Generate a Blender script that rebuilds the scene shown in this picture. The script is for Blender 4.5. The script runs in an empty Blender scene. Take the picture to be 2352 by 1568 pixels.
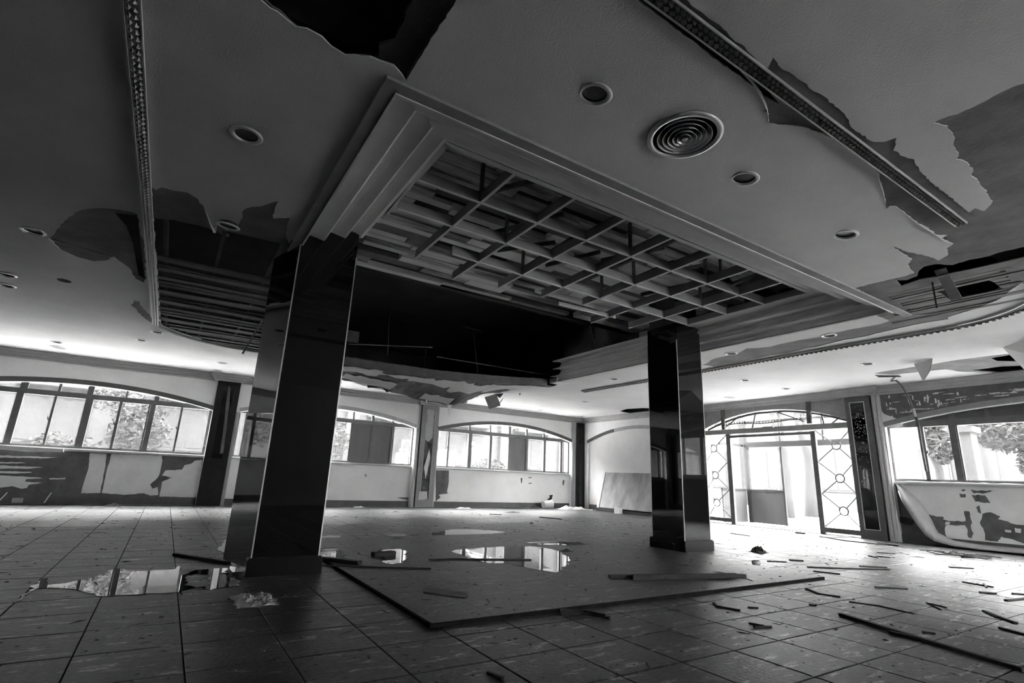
import bpy, bmesh, math, random
from mathutils import Vector, Matrix
from mathutils.geometry import delaunay_2d_cdt
random.seed(7)
S = bpy.context.scene
COL = S.collection

# ------------------------------------------------------------------ camera, sky, exposure
cd = bpy.data.cameras.new('camera')
cam = bpy.data.objects.new('camera', cd)
COL.objects.link(cam)
cd.sensor_width = 36.0
cd.lens = 18.2131
cd.clip_start = 0.02
cd.clip_end = 300
cam.matrix_world = Matrix.Translation((0, 0, 1.0)) @ Matrix([[0.837797, -0.172191, -0.518118], [-0.544470, -0.192921, -0.816293], [0.040602, 0.965988, -0.255381]]).to_4x4()
S.camera = cam

SKY = 58.0
w = bpy.data.worlds.new('overcast')
S.world = w
w.use_nodes = True
nt = w.node_tree
bg = nt.nodes['Background']
bg.inputs['Color'].default_value = (1, 1, 1, 1)
bg.inputs['Strength'].default_value = SKY
S.view_settings.view_transform = 'Standard'
S.view_settings.look = 'None'
S.view_settings.gamma = 1
S.view_settings.use_curve_mapping = False
S.view_settings.exposure = 0.0
cy = S.cycles
cy.max_bounces = 14
cy.diffuse_bounces = 12
cy.glossy_bounces = 4
cy.transmission_bounces = 4
cy.transparent_max_bounces = 12
cy.caustics_reflective = False
cy.caustics_refractive = False
cy.sample_clamp_indirect = 60

# ------------------------------------------------------------------ materials
MATS = {}
def mat(name, a, b=None, scale=4.0, rough=0.7, bump=0.0, bscale=30.0, stretch=(1, 1, 1), metal=0.0,
        spec=0.5, contrast=(0.3, 0.7), rvar=0.0, detail=6.0, objvar=0.0, coat=0.0):
    """grey procedural material: noise in world space between reflectances a and b"""
    m = bpy.data.materials.new(name)
    m.use_nodes = True
    t = m.node_tree
    p = t.nodes['Principled BSDF']
    p.inputs['Roughness'].default_value = rough
    p.inputs['Metallic'].default_value = metal
    p.inputs['Specular IOR Level'].default_value = spec
    p.inputs['Coat Weight'].default_value = coat
    p.inputs['Coat Roughness'].default_value = 0.05
    if b is None: b = a
    geo = t.nodes.new('ShaderNodeNewGeometry')
    mp = t.nodes.new('ShaderNodeMapping')
    mp.inputs['Scale'].default_value = stretch
    t.links.new(geo.outputs['Position'], mp.inputs['Vector'])
    n = t.nodes.new('ShaderNodeTexNoise')
    n.inputs['Scale'].default_value = scale
    n.inputs['Detail'].default_value = detail
    n.inputs['Roughness'].default_value = 0.62
    t.links.new(mp.outputs[0], n.inputs['Vector'])
    r = t.nodes.new('ShaderNodeValToRGB')
    r.color_ramp.elements[0].position = contrast[0]
    r.color_ramp.elements[1].position = contrast[1]
    r.color_ramp.elements[0].color = (a, a, a, 1)
    r.color_ramp.elements[1].color = (b, b, b, 1)
    t.links.new(n.outputs['Fac'], r.inputs['Fac'])
    col = r.outputs['Color']
    if objvar:
        oi = t.nodes.new('ShaderNodeObjectInfo')
        mr = t.nodes.new('ShaderNodeMapRange')
        mr.inputs['To Min'].default_value = 1 - objvar
        mr.inputs['To Max'].default_value = 1 + objvar
        t.links.new(oi.outputs['Random'], mr.inputs['Value'])
        vm = t.nodes.new('ShaderNodeVectorMath')
        vm.operation = 'SCALE'
        t.links.new(col, vm.inputs[0])
        t.links.new(mr.outputs[0], vm.inputs['Scale'])
        col = vm.outputs[0]
    t.links.new(col, p.inputs['Base Color'])
    if rvar:
        mr = t.nodes.new('ShaderNodeMapRange')
        mr.inputs['To Min'].default_value = rough - rvar
        mr.inputs['To Max'].default_value = rough + rvar
        t.links.new(n.outputs['Fac'], mr.inputs['Value'])
        t.links.new(mr.outputs[0], p.inputs['Roughness'])
    if bump:
        n2 = t.nodes.new('ShaderNodeTexNoise')
        n2.inputs['Scale'].default_value = bscale
        n2.inputs['Detail'].default_value = 4
        t.links.new(mp.outputs[0], n2.inputs['Vector'])
        bn = t.nodes.new('ShaderNodeBump')
        bn.inputs['Strength'].default_value = bump
        bn.inputs['Distance'].default_value = 0.01
        t.links.new(n2.outputs['Fac'], bn.inputs['Height'])
        t.links.new(bn.outputs[0], p.inputs['Normal'])
    MATS[name] = m
    return m

mat('ceiling_paint', .66, .76, 1.3, .9, .25, 60, spec=.2)
mat('ceiling_board', .16, .28, 3.0, .95, .4, 25, spec=.1)
mat('wall_paint', .74, .84, 1.5, .85, .2, 50, spec=.2)
mat('wall_substrate', .09, .15, 6.0, .95, .3, 30, spec=.1)
mat('wallpaper', .62, .76, 2.5, .85, .2, 40, spec=.2)
mat('concrete_dark', .035, .10, 2.5, .95, .4, 12, spec=.1)
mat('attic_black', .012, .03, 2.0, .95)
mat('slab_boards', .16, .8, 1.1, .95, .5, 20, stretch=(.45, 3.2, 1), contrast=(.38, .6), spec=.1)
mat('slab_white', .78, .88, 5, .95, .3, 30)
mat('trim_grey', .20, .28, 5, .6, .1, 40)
mat('trim_dark', .065, .10, 6, .6, .1, 40)
mat('cornice_grey', .36, .44, 4, .8)
mat('frame_metal', .10, .15, 8, .5, .1, 60, metal=.3)
mat('frame_pale', .5, .6, 6, .5)
mat('casing_pale', .45, .56, 5, .6)
mat('plywood', .14, .19, 3, .8, .1, 30, stretch=(1, 1, .3))
mat('granite', .007, .009, 40, .025, spec=.42, detail=3)
mat('granite_dull', .009, .011, 30, .22, spec=.3, detail=3)
mat('metal_strip', .45, .6, 10, .35, metal=.9)
mat('coffer_paint', .72, .84, 2, .85, .2, 40, spec=.2)
mat('coffer_dark', .26, .34, 4, .85, .2, 40)
mat('grid_paint', .34, .44, 4, .8, .1, 40)
mat('trim_cast', .50, .62, 6, .35, .1, 60)
mat('trim_cast_dark', .20, .28, 6, .30, .1, 60)
mat('pilaster_black', .012, .022, 8, .6, .1, 40, spec=.12)
mat('flap_paper', .40, .52, 3, .8, .2, 40, spec=.2)
mat('wood_dark', .02, .05, 8, .8, .3, 40, stretch=(1, 1, 3))
mat('wood_mid', .10, .17, 8, .85, .3, 40)
mat('lath', .09, .26, 3, .9, .4, 30, stretch=(2, .6, 1), objvar=.3)
mat('lath_left', .05, .13, 3, .9, .4, 30, stretch=(.6, 2, 1), objvar=.35)
mat('lamp_white', .7, .8, 5, .35)
mat('lamp_grey', .55, .65, 5, .35, metal=.3)
mat('lamp_can', .02, .03, 5, .5)
mat('lamp_lens', .22, .30, 5, .3)
mat('paper_white', .6, .75, 10, .8, .2, 40)
mat('plastic_film', .35, .5, 8, .25, .4, 20)
mat('stained_board', .20, .50, 1.8, .85, .2, 30, stretch=(1, 1.2, .5))
mat('inset_worn', .035, .13, 7, .7, .2, 30, contrast=(.4, .6), spec=.2)
mat('debris', .03, .09, 20, .9)
mat('rust', .05, .10, 12, .8)
mat('grout', .008, .02, 6, .95, spec=.05)
mat('platform_edge', .012, .025, 6, .95, spec=.05)
mat('ext_wall', .028, .034, .8, .9, contrast=(.35, .65))  # facades, foliage, porch: tones darkened, window exposure is put into the colour
mat('ext_dark', .019, .022, .8, .9)
mat('ext_trim', .024, .027, .8, .9)
mat('ext_ground', .62, .72, 2, .95)
mat('ext_paving', .30, .38, 2, .95)
mat('bark', .013, .019, 5, .95, .5, 12, stretch=(1, 1, .3))
mat('leaf', .014, .020, 3, .9)
mat('porch_panel', .032, .048, 3, .6, stretch=(1, 1, .3))
mat('porch_frame', .010, .013, 5, .5)

def floor_mat(name, a, b, scuff, rough, objvar):
    m = mat(name, a, b, 1.6, rough, .35, 45, contrast=(.36, .62), rvar=.1, objvar=objvar, spec=.38)
    t = m.node_tree
    p = t.nodes['Principled BSDF']
    src = p.inputs['Base Color'].links[0].from_socket
    geo = [n for n in t.nodes if n.bl_idname == 'ShaderNodeNewGeometry'][0]
    # pale dry scuffs and fine grit
    mp = t.nodes.new('ShaderNodeMapping')
    mp.inputs['Rotation'].default_value = (0, 0, .35)
    mp.inputs['Scale'].default_value = (1.0, 3.6, 1)
    t.links.new(geo.outputs['Position'], mp.inputs['Vector'])
    n = t.nodes.new('ShaderNodeTexNoise')
    n.inputs['Scale'].default_value = 3.4
    n.inputs['Detail'].default_value = 9
    n.inputs['Roughness'].default_value = .72
    t.links.new(mp.outputs[0], n.inputs['Vector'])
    r = t.nodes.new('ShaderNodeValToRGB')
    r.color_ramp.elements[0].position = .55
    r.color_ramp.elements[1].position = .66
    t.links.new(n.outputs['Fac'], r.inputs['Fac'])
    mx = t.nodes.new('ShaderNodeMix')
    mx.data_type = 'RGBA'
    t.links.new(r.outputs['Color'], mx.inputs['Factor'])
    t.links.new(src, mx.inputs['A'])
    mx.inputs['B'].default_value = (scuff, scuff, scuff, 1)
    n3 = t.nodes.new('ShaderNodeTexNoise')
    n3.inputs['Scale'].default_value = 26
    n3.inputs['Detail'].default_value = 6
    t.links.new(geo.outputs['Position'], n3.inputs['Vector'])
    r3 = t.nodes.new('ShaderNodeValToRGB')
    r3.color_ramp.elements[0].position = .34
    r3.color_ramp.elements[0].color = (.35, .35, .35, 1)
    r3.color_ramp.elements[1].position = .52
    t.links.new(n3.outputs['Fac'], r3.inputs['Fac'])
    m2 = t.nodes.new('ShaderNodeMix')
    m2.data_type = 'RGBA'
    m2.blend_type = 'MULTIPLY'
    m2.inputs['Factor'].default_value = 1
    t.links.new(mx.outputs['Result'], m2.inputs['A'])
    t.links.new(r3.outputs['Color'], m2.inputs['B'])
    t.links.new(m2.outputs['Result'], p.inputs['Base Color'])
    return m
floor_mat('floor_tile', .026, .085, .42, .42, .16)
floor_mat('platform_tile', .036, .075, .22, .44, .07)

def glass(name, tint, gloss, haze=0.0):
    m = bpy.data.materials.new(name)
    m.use_nodes = True
    t = m.node_tree
    t.nodes.clear()
    out = t.nodes.new('ShaderNodeOutputMaterial')
    tr = t.nodes.new('ShaderNodeBsdfTransparent')
    tr.inputs['Color'].default_value = (tint, tint, tint, 1)
    gl = t.nodes.new('ShaderNodeBsdfGlossy')
    gl.inputs['Roughness'].default_value = .03
    df = t.nodes.new('ShaderNodeBsdfTranslucent')
    df.inputs['Color'].default_value = (.8, .8, .8, 1)
    nz = t.nodes.new('ShaderNodeTexNoise')
    nz.inputs['Scale'].default_value = 3
    mr = t.nodes.new('ShaderNodeMapRange')
    mr.inputs['To Min'].default_value = haze * .6
    mr.inputs['To Max'].default_value = haze * 1.4
    t.links.new(nz.outputs['Fac'], mr.inputs['Value'])
    m1 = t.nodes.new('ShaderNodeMixShader')
    t.links.new(mr.outputs[0], m1.inputs[0])
    t.links.new(tr.outputs[0], m1.inputs[1])
    t.links.new(df.outputs[0], m1.inputs[2])
    m2 = t.nodes.new('ShaderNodeMixShader')
    m2.inputs[0].default_value = gloss
    t.links.new(m1.outputs[0], m2.inputs[1])
    t.links.new(gl.outputs[0], m2.inputs[2])
    t.links.new(m2.outputs[0], out.inputs['Surface'])
    MATS[name] = m
glass('window_glass', .97, .05, .004)

def water():
    m = bpy.data.materials.new('water')
    m.use_nodes = True
    p = m.node_tree.nodes['Principled BSDF']
    p.inputs['Base Color'].default_value = (.03, .03, .03, 1)
    p.inputs['Roughness'].default_value = .0
    p.inputs['IOR'].default_value = 1.33
    p.inputs['Specular IOR Level'].default_value = 1.0
    MATS['water'] = m
water()

# ------------------------------------------------------------------ mesh helpers
class MB:
    def __init__(self):
        self.v = []
        self.f = []
    def add(self, vs, fs):
        o = len(self.v)
        self.v += [tuple(v) for v in vs]
        self.f += [tuple(i + o for i in f) for f in fs]
        return self
    def box(self, a, b):
        x0, y0, z0 = a
        x1, y1, z1 = b
        return self.add([(x0, y0, z0), (x1, y0, z0), (x1, y1, z0), (x0, y1, z0), (x0, y0, z1), (x1, y0, z1), (x1, y1, z1), (x0, y1, z1)],
                        [(0, 3, 2, 1), (4, 5, 6, 7), (0, 1, 5, 4), (1, 2, 6, 5), (2, 3, 7, 6), (3, 0, 4, 7)])
    def bar(self, p, q, wd, th, up=(0, 0, 1)):
        """rectangular bar from p to q, width wd sideways, thickness th along up"""
        p, q = Vector(p), Vector(q)
        d = (q - p).normalized()
        up = Vector(up)
        if abs(d.dot(up)) > .98: up = Vector((1, 0, 0))
        s = d.cross(up).normalized()
        u = s.cross(d).normalized()
        vs = []
        for c in (p, q):
            for a, b in ((-1, -1), (1, -1), (1, 1), (-1, 1)):
                vs.append(c + s * (a * wd / 2) + u * (b * th / 2))
        return self.add(vs, [(0, 3, 2, 1), (4, 5, 6, 7), (0, 1, 5, 4), (1, 2, 6, 5), (2, 3, 7, 6), (3, 0, 4, 7)])
    def tube(self, pts, r, n=6, r2=None):
        pts = [Vector(p) for p in pts]
        vs, fs = [], []
        for i, p in enumerate(pts):
            d = (pts[min(i + 1, len(pts) - 1)] - pts[max(i - 1, 0)]).normalized()
            a = Vector((0, 0, 1)) if abs(d.z) < .9 else Vector((1, 0, 0))
            s = d.cross(a).normalized()
            u = s.cross(d)
            k = i / max(1, len(pts) - 1)
            rr = r if r2 is None else r + (r2 - r) * k
            for j in range(n):
                t = 2 * math.pi * j / n
                vs.append(p + (s * math.cos(t) + u * math.sin(t)) * rr)
        for i in range(len(pts) - 1):
            for j in range(n):
                fs.append((i * n + j, i * n + (j + 1) % n, (i + 1) * n + (j + 1) % n, (i + 1) * n + j))
        fs.append(tuple(range(n))[::-1])
        fs.append(tuple((len(pts) - 1) * n + j for j in range(n)))
        return self.add(vs, fs)
    def lathe(self, prof, c=(0, 0, 0), n=32):
        vs, fs = [], []
        for r, z in prof:
            for j in range(n):
                t = 2 * math.pi * j / n
                vs.append((c[0] + r * math.cos(t), c[1] + r * math.sin(t), c[2] + z))
        for i in range(len(prof) - 1):
            for j in range(n):
                fs.append((i * n + j, i * n + (j + 1) % n, (i + 1) * n + (j + 1) % n, (i + 1) * n + j))
        return self.add(vs, fs)
    def sweep(self, path, prof, closed=False):
        """profile (offset sideways, z) swept along a flat path of (x, y, z); mitred"""
        P = [Vector(p) for p in path]
        n = len(P)
        vs, fs = [], []
        m = len(prof)
        for i in range(n):
            a = P[i - 1] if (i > 0 or closed) else None
            b = P[(i + 1) % n] if (i < n - 1 or closed) else None
            d1 = (P[i] - a).normalized() if a is not None else None
            d2 = (b - P[i]).normalized() if b is not None else None
            if d1 is None: d1 = d2
            if d2 is None: d2 = d1
            n1 = Vector((-d1.y, d1.x, 0))
            n2 = Vector((-d2.y, d2.x, 0))
            nn = (n1 + n2)
            nn = nn / max(.3, nn.length_squared) * 2 if nn.length > .01 else n1
            for o, z in prof:
                vs.append(P[i] + nn * o + Vector((0, 0, z)))
        for i in range(n if closed else n - 1):
            k = (i + 1) % n
            for j in range(m):
                fs.append((i * m + j, i * m + (j + 1) % m, k * m + (j + 1) % m, k * m + j))
        if not closed:
            fs.append(tuple(range(m))[::-1])
            fs.append(tuple((n - 1) * m + j for j in range(m)))
        return self.add(vs, fs)
    def prism(self, poly, fn, d0, d1):
        """poly of (u, v) extruded between depths d0 and d1; fn(u, v, d) -> xyz"""
        n = len(poly)
        vs = [fn(u, v, d0) for u, v in poly] + [fn(u, v, d1) for u, v in poly]
        fs = [tuple(range(n))[::-1], tuple(range(n, 2 * n))]
        for i in range(n):
            j = (i + 1) % n
            fs.append((i, j, n + j, n + i))
        return self.add(vs, fs)
    def obj(self, name, m, parent=None, fix=True, smooth=False):
        me = bpy.data.meshes.new(name)
        me.from_pydata(self.v, [], self.f)
        if fix:
            bm = bmesh.new()
            bm.from_mesh(me)
            bmesh.ops.recalc_face_normals(bm, faces=bm.faces)
            bm.to_mesh(me)
            bm.free()
        me.materials.append(MATS[m])
        if smooth:
            for p in me.polygons: p.use_smooth = True
        me.update()
        return link(name, me, parent)

def link(name, me, parent=None):
    o = bpy.data.objects.new(name, me)
    COL.objects.link(o)
    if parent is not None:
        o.parent = parent
        if parent.location.length > 0 or parent.rotation_euler.to_matrix() != Matrix.Identity(3):
            o.matrix_parent_inverse = Matrix.LocRotScale(parent.location, parent.rotation_euler, None).inverted()
    return o
def struct(o):
    o['kind'] = 'structure'
    return o
def empty(name, loc=(0, 0, 0)):
    o = bpy.data.objects.new(name, None)
    o.empty_display_size = .1
    COL.objects.link(o)
    o.location = loc
    return o
def tag(o, label, cat, group=None, kind=None):
    o['label'] = label
    o['category'] = cat
    if group: o['group'] = group
    if kind: o['kind'] = kind
    return o
def local_part(mb, name, m, parent, smooth=False):
    """mesh given in the parent's own coordinates"""
    o = mb.obj(name, m, None, smooth=smooth)
    o.parent = parent
    return o
def copy_tree(o, loc=None, rot=None):
    r = o.copy()
    COL.objects.link(r)
    if loc is not None: r.location = loc
    if rot is not None: r.rotation_euler = rot
    for ch in list(o.children):
        c = ch.copy()
        COL.objects.link(c)
        c.parent = r
        for g in ch.children:
            d = g.copy()
            COL.objects.link(d)
            d.parent = c
    return r

def jag(poly, amp, step=.12, closed=True, seed=0):
    rnd = random.Random(seed)
    out = []
    n = len(poly)
    for i in range(n if closed else n - 1):
        a, b = Vector(poly[i]), Vector(poly[(i + 1) % n])
        L = (b - a).length
        k = max(1, int(L / step))
        nrm = Vector((-(b - a).y, (b - a).x)).normalized() if L > 0 else Vector((0, 0))
        out.append(tuple(a))
        for j in range(1, k):
            t = (j + rnd.uniform(-.3, .3)) / k
            q = a.lerp(b, t) + nrm * rnd.uniform(-amp, amp)
            out.append(tuple(q))
    if not closed: out.append(tuple(poly[-1]))
    return out
def inside(p, poly):
    x, y = p
    c = False
    n = len(poly)
    j = n - 1
    for i in range(n):
        xi, yi = poly[i]
        xj, yj = poly[j]
        if (yi > y) != (yj > y) and x < (xj - xi) * (y - yi) / (yj - yi) + xi: c = not c
        j = i
    return c
def sheet(mb, outer, holes, fn, d0, d1):
    """flat sheet with holes; outer/holes are (u, v) polygons; thickness from d0 to d1"""
    verts, edges = [], []
    for poly in [outer] + list(holes):
        o = len(verts)
        verts += [Vector(p[:2]) for p in poly]
        edges += [(o + i, o + (i + 1) % len(poly)) for i in range(len(poly))]
    v, e, f, _, _, _ = delaunay_2d_cdt(verts, edges, [], 0, 1e-5)
    keep = []
    for t in f:
        c = ((v[t[0]].x + v[t[1]].x + v[t[2]].x) / 3, (v[t[0]].y + v[t[1]].y + v[t[2]].y) / 3)
        if not inside(c, outer) or any(inside(c, h) for h in holes): continue
        keep.append(t)
    n = len(v)
    vs = [fn(p.x, p.y, d0) for p in v] + [fn(p.x, p.y, d1) for p in v]
    fs = []
    cnt = {}
    for t in keep:
        for i in range(3):
            k = (t[i], t[(i + 1) % 3])
            cnt[k] = cnt.get(k, 0) + 1
    for t in keep:
        fs.append(tuple(t))
        fs.append(tuple(n + i for i in reversed(t)))
        for i in range(3):
            a, b = t[i], t[(i + 1) % 3]
            if (b, a) not in cnt: fs.append((b, a, n + a, n + b))
    return mb.add(vs, fs)
FZ = lambda u, v, d: (u, v, d)
BY = 16.15          # back wall face
RX = 13.8           # right wall face
FB = lambda u, v, d: (u, BY + d, v)     # back wall: u = x, v = z, d = outward
FR = lambda u, v, d: (RX + d, u, v)     # right wall: u = y, v = z
circle = lambda x, y, r, n=20: [(x + r * math.cos(2 * math.pi * i / n), y + r * math.sin(2 * math.pi * i / n)) for i in range(n)]
HC = 3.45

# ================================================================== FLOOR
TX0, TDX, TY0, TDY = .255, .4965, 1.80, .5032
PX0, PX1, PY0, PY1 = 1.70, 6.74, 3.55, 8.47     # raised floor platform
floor = struct(MB().box((-10.3, -5.1, -.12), (14.0, 16.5, -.008)).obj('floor', 'grout'))
G = .0042
tile_me = None
mb = MB()
hx, hy = TDX / 2 - G, TDY / 2 - G
mb.add([(-hx, -hy, -.012), (hx, -hy, -.012), (hx, hy, -.012), (-hx, hy, -.012),
        (-hx, -hy, -.002), (hx, -hy, -.002), (hx, hy, -.002), (-hx, hy, -.002),
        (-hx + .004, -hy + .004, 0), (hx - .004, -hy + .004, 0), (hx - .004, hy - .004, 0), (-hx + .004, hy - .004, 0)],
       [(0, 1, 5, 4), (1, 2, 6, 5), (2, 3, 7, 6), (3, 0, 4, 7), (4, 5, 9, 8), (5, 6, 10, 9), (6, 7, 11, 10), (7, 4, 8, 11), (8, 9, 10, 11)])
tile_v, tile_f = mb.v, mb.f
first = mb.obj('floor_tile', 'floor_tile', floor)
tile_me = first.data
far = MB()
rnd = random.Random(3)
cand = []
for i in range(-22, 28):
    for j in range(-14, 30):
        cx = TX0 + TDX * (i + .5)
        cyy = TY0 + TDY * (j + .5)
        if not (-10.2 < cx < 13.75 and -5 < cyy < 16.1): continue
        if PX0 <= cx - TDX / 2 and cx + TDX / 2 <= PX1 and PY0 <= cyy - TDY / 2 and cyy + TDY / 2 <= PY1: continue
        cand.append((math.hypot(cx, cyy), cx, cyy))
cand.sort()
used = False
n_ind = 0
for r, cx, cyy in cand:
    ang = math.degrees(math.atan2(cx, cyy))
    tz = rnd.uniform(-.0008, .0004)
    if n_ind < 290 and -22 < ang < 88 and r > 1.2 and r < 9.5:
        o = first if not used else link('floor_tile', tile_me, floor)
        used = True
        o.location = (cx, cyy, tz)
        o.rotation_euler = (rnd.uniform(-.0015, .0015), rnd.uniform(-.0015, .0015), 0)
        n_ind += 1
    else:
        far.add([(x + cx, y + cyy, z + tz) for x, y, z in tile_v], tile_f)
o = far.obj('distant_tiles', 'floor_tile', floor)
o['kind'] = 'stuff'

plat = struct(MB().box((PX0, PY0, -.01), (PX1, PY1, .019)).obj('floor_platform', 'platform_edge'))
pn = 10
sx, sy = (PX1 - PX0) / pn, (PY1 - PY0) / pn
mb = MB().box((-sx / 2 + .001, -sy / 2 + .001, -.008), (sx / 2 - .001, sy / 2 - .001, 0))
p0 = mb.obj('floor_tile', 'platform_tile', plat)
for i in range(pn):
    for j in range(pn):
        o = p0 if i == j == 0 else link('floor_tile', p0.data, plat)
        o.location = (PX0 + sx * (i + .5), PY0 + sy * (j + .5), .026 + rnd.uniform(-.0005, .0003))
edge = MB()
edge.box((PX0 - .02, PY0 - .02, -.006), (PX0 + .006, PY1 + .02, .024)).box((PX0 + .006, PY0 - .02, -.006), (PX1 + .02, PY0 + .006, .024))
edge.box((PX0 + .006, PY1 - .006, -.006), (PX1 + .04, PY1 + .03, .022)).box((PX1 - .006, PY0 + .006, -.006), (PX1 + .03, PY1 - .006, .022))
edge.obj('edge_strip', 'platform_edge', plat)

# ================================================================== WALLS
def arch(u, u0, u1, zs, rise):
    t = (u - (u0 + u1) / 2) / ((u1 - u0) / 2)
    return zs + rise * max(0, 1 - t * t)
def archpoly(u0, u1, z0, zs, rise, n=24):
    return [(u0, z0)] + [(u0 + (u1 - u0) * i / n, arch(u0 + (u1 - u0) * i / n, u0, u1, zs, rise)) for i in range(n + 1)] + [(u1, z0)]
# bays: u0, u1, spring height, rise
W0 = (-10.0, -5.32, 2.45, .33)
W1 = (-4.62, .80, 2.45, .33)
W2 = (1.45, 6.66, 2.47, .36)
W3 = (7.48, 13.22, 2.47, .40)
BL = (10.98, 15.85, 2.46, .44)      # blank arch on the right wall
DR = (6.24, 10.40, 2.72, .42)       # entrance
W5 = (-.60, 5.48, 2.50, .36)
W6 = (-4.7, -1.3, 2.50, .3)
wb = MB()
ZT = 3.47
sheet(wb, [(-10.3, -.1), (14.0, -.1), (14.0, ZT), (-10.3, ZT)], [archpoly(b[0], b[1], -.008, b[2], b[3]) for b in (W0, W1, W2, W3)], FB, 0, .12)
sheet(wb, [(-10.3, -.1), (14.0, -.1), (14.0, ZT), (-10.3, ZT)], [archpoly(b[0], b[1], 1.27, b[2], b[3]) for b in (W0, W1, W2, W3)], FB, .12, .30)
wall_back = struct(wb.obj('wall_back', 'wall_paint'))
wr = MB()
sheet(wr, [(-5.1, -.1), (16.45, -.1), (16.45, ZT), (-5.1, ZT)], [archpoly(b[0], b[1], -.008, b[2], b[3]) for b in (BL, W5, DR, W6)], FR, 0, .10)
sheet(wr, [(-5.1, -.1), (16.45, -.1), (16.45, ZT), (-5.1, ZT)], [archpoly(DR[0], DR[1], -.008, DR[2], DR[3]), archpoly(W5[0], W5[1], 1.29, W5[2], W5[3]), archpoly(W6[0], W6[1], 1.29, W6[2], W6[3])], FR, .10, .26)
wall_right = struct(wr.obj('wall_right', 'wall_paint'))
up = MB()
up.box((-10.4, BY + .02, 3.47), (14.06, BY + .3, 5.1)).box((RX + .02, -5.2, 3.47), (RX + .26, BY + .02, 5.1)).box((-10.4, -5.2, 3.47), (RX + .02, -5.0, 5.1)).box((-10.4, -5.0, 3.47), (-10.2, BY + .02, 5.1))
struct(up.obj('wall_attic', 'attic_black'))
FL = lambda u, v, d: (-10.2 - d, u, v)
FN = lambda u, v, d: (u, -5.0 - d, v)
WN_ADDED = (6.3, 9.0, 2.5, .3)  # added rear bay, out of view: lets in sky for the near ceiling
m = MB()
sheet(m, [(-5.2, -.1), (16.4, -.1), (16.4, ZT), (-5.2, ZT)], [], FL, 0, .2)
struct(m.obj('wall_left', 'wall_paint'))
m = MB()
sheet(m, [(-10.4, -.1), (14.0, -.1), (14.0, ZT), (-10.4, ZT)], [archpoly(b[0], b[1], 1.0, b[2], b[3]) for b in (WN_ADDED,)], FN, 0, .2)
struct(m.obj('wall_rear', 'wall_paint'))

# ---- cornice (right wall then back wall), stepping around the pilasters
prof = [(0, 3.25), (.03, 3.25), (.035, 3.285), (.075, 3.31), (.08, 3.345), (.12, 3.375), (.125, 3.41), (.15, 3.42), (.15, 3.449), (0, 3.449)]
pj = .13
path = [(RX, -5, 0), (RX, 5.58, 0), (RX - pj, 5.58, 0), (RX - pj, 6.32, 0), (RX, 6.32, 0), (RX, 10.45, 0), (RX - pj, 10.45, 0), (RX - pj, 10.95, 0),
        (RX, 10.95, 0), (RX, 15.85, 0), (RX, BY, 0), (7.48, BY, 0), (7.48, BY - pj, 0), (6.74, BY - pj, 0), (6.74, BY, 0),
        (1.44, BY, 0), (1.44, BY - pj, 0), (.72, BY - pj, 0), (.72, BY, 0), (-4.66, BY, 0), (-4.66, BY - pj, 0), (-5.3, BY - pj, 0), (-5.3, BY, 0), (-10.2, BY, 0)]
cor = MB().sweep(path, prof)
struct(cor.obj('trim_1', 'cornice_grey'))
# ---- skirting boards inside the bays
def skirt(name, wallfn, segs, depth):
    m = MB()
    for a, b in segs:
        m.prism([(a, 0), (b, 0), (b, .15), (a, .15)], wallfn, depth - .02, depth)
        m.prism([(a, .15), (b, .15), (b, .17), (a, .17)], wallfn, depth - .012, depth)
    return struct(m.obj(name, 'trim_dark'))
skirt('baseboard_back', FB, [(b[0], b[1]) for b in (W0, W1, W2, W3)], .12)
skirt('baseboard_right', FR, [(11.0, 15.85), (-.6, 5.48)], .10)

# ---- arch casings: a moulded band on the wall face over each bay
def band(name, fn, bay, m, u_from, u_to, wd=.115, parent=None):
    u0, u1, zs, rise = bay
    n = 28
    lo, hi = [], []
    for i in range(n + 1):
        u = u_from + (u_to - u_from) * i / n
        z = arch(u, u0, u1, zs, rise)
        sl = -2 * rise * ((u - (u0 + u1) / 2) / ((u1 - u0) / 2)) / ((u1 - u0) / 2)
        L = math.hypot(1, sl)
        lo.append((u, z))
        hi.append((u - wd * sl / L, z + wd / L))
    mb = MB()
    for i in range(n):
        mb.prism([lo[i], lo[i + 1], hi[i + 1], hi[i]], fn, -.022, 0)
    return mb.obj(name, m, parent)
trimn = [1]
def newtrim(): 
    trimn[0] += 1
    return 'trim_%d' % trimn[0]
for fn, bay, spans in ((FB, W1, [(W1[0], .50, 'trim_dark'), (.5, W1[1], 'trim_dark')]),
                       (FB, W2, [(W2[0], 5.95, 'cornice_grey'), (5.95, W2[1], 'casing_pale')]),
                       (FB, W3, [(W3[0], 9.72, 'trim_dark'), (9.74, 11.95, 'trim_dark'), (11.97, W3[1], 'trim_dark')]),
                       (FR, BL, [(BL[0], 14.35, 'cornice_grey'), (14.37, 15.50, 'trim_dark'), (15.52, BL[1], 'trim_dark')]),
                       (FR, W5, [(W5[0], W5[1], 'trim_grey')])):
    for a, b, m in spans:
        struct(band(newtrim(), fn, bay, m, a, b))
# bright plaster arris under the arch of the right-hand window
e = MB()
for i in range(30):
    a = W5[0] + (W5[1] - W5[0]) * i / 30
    b = W5[0] + (W5[1] - W5[0]) * (i + 1) / 30
    za, zb = arch(a, *W5), arch(b, *W5)
    e.prism([(a, za - .012), (b, zb - .012), (b, zb + .004), (a, za + .004)], FR, -.026, .02)
e.box((RX - .026, 5.47, 0.02), (RX + .02, 5.49, 2.52))
struct(e.obj(newtrim(), 'lamp_white'))

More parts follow.
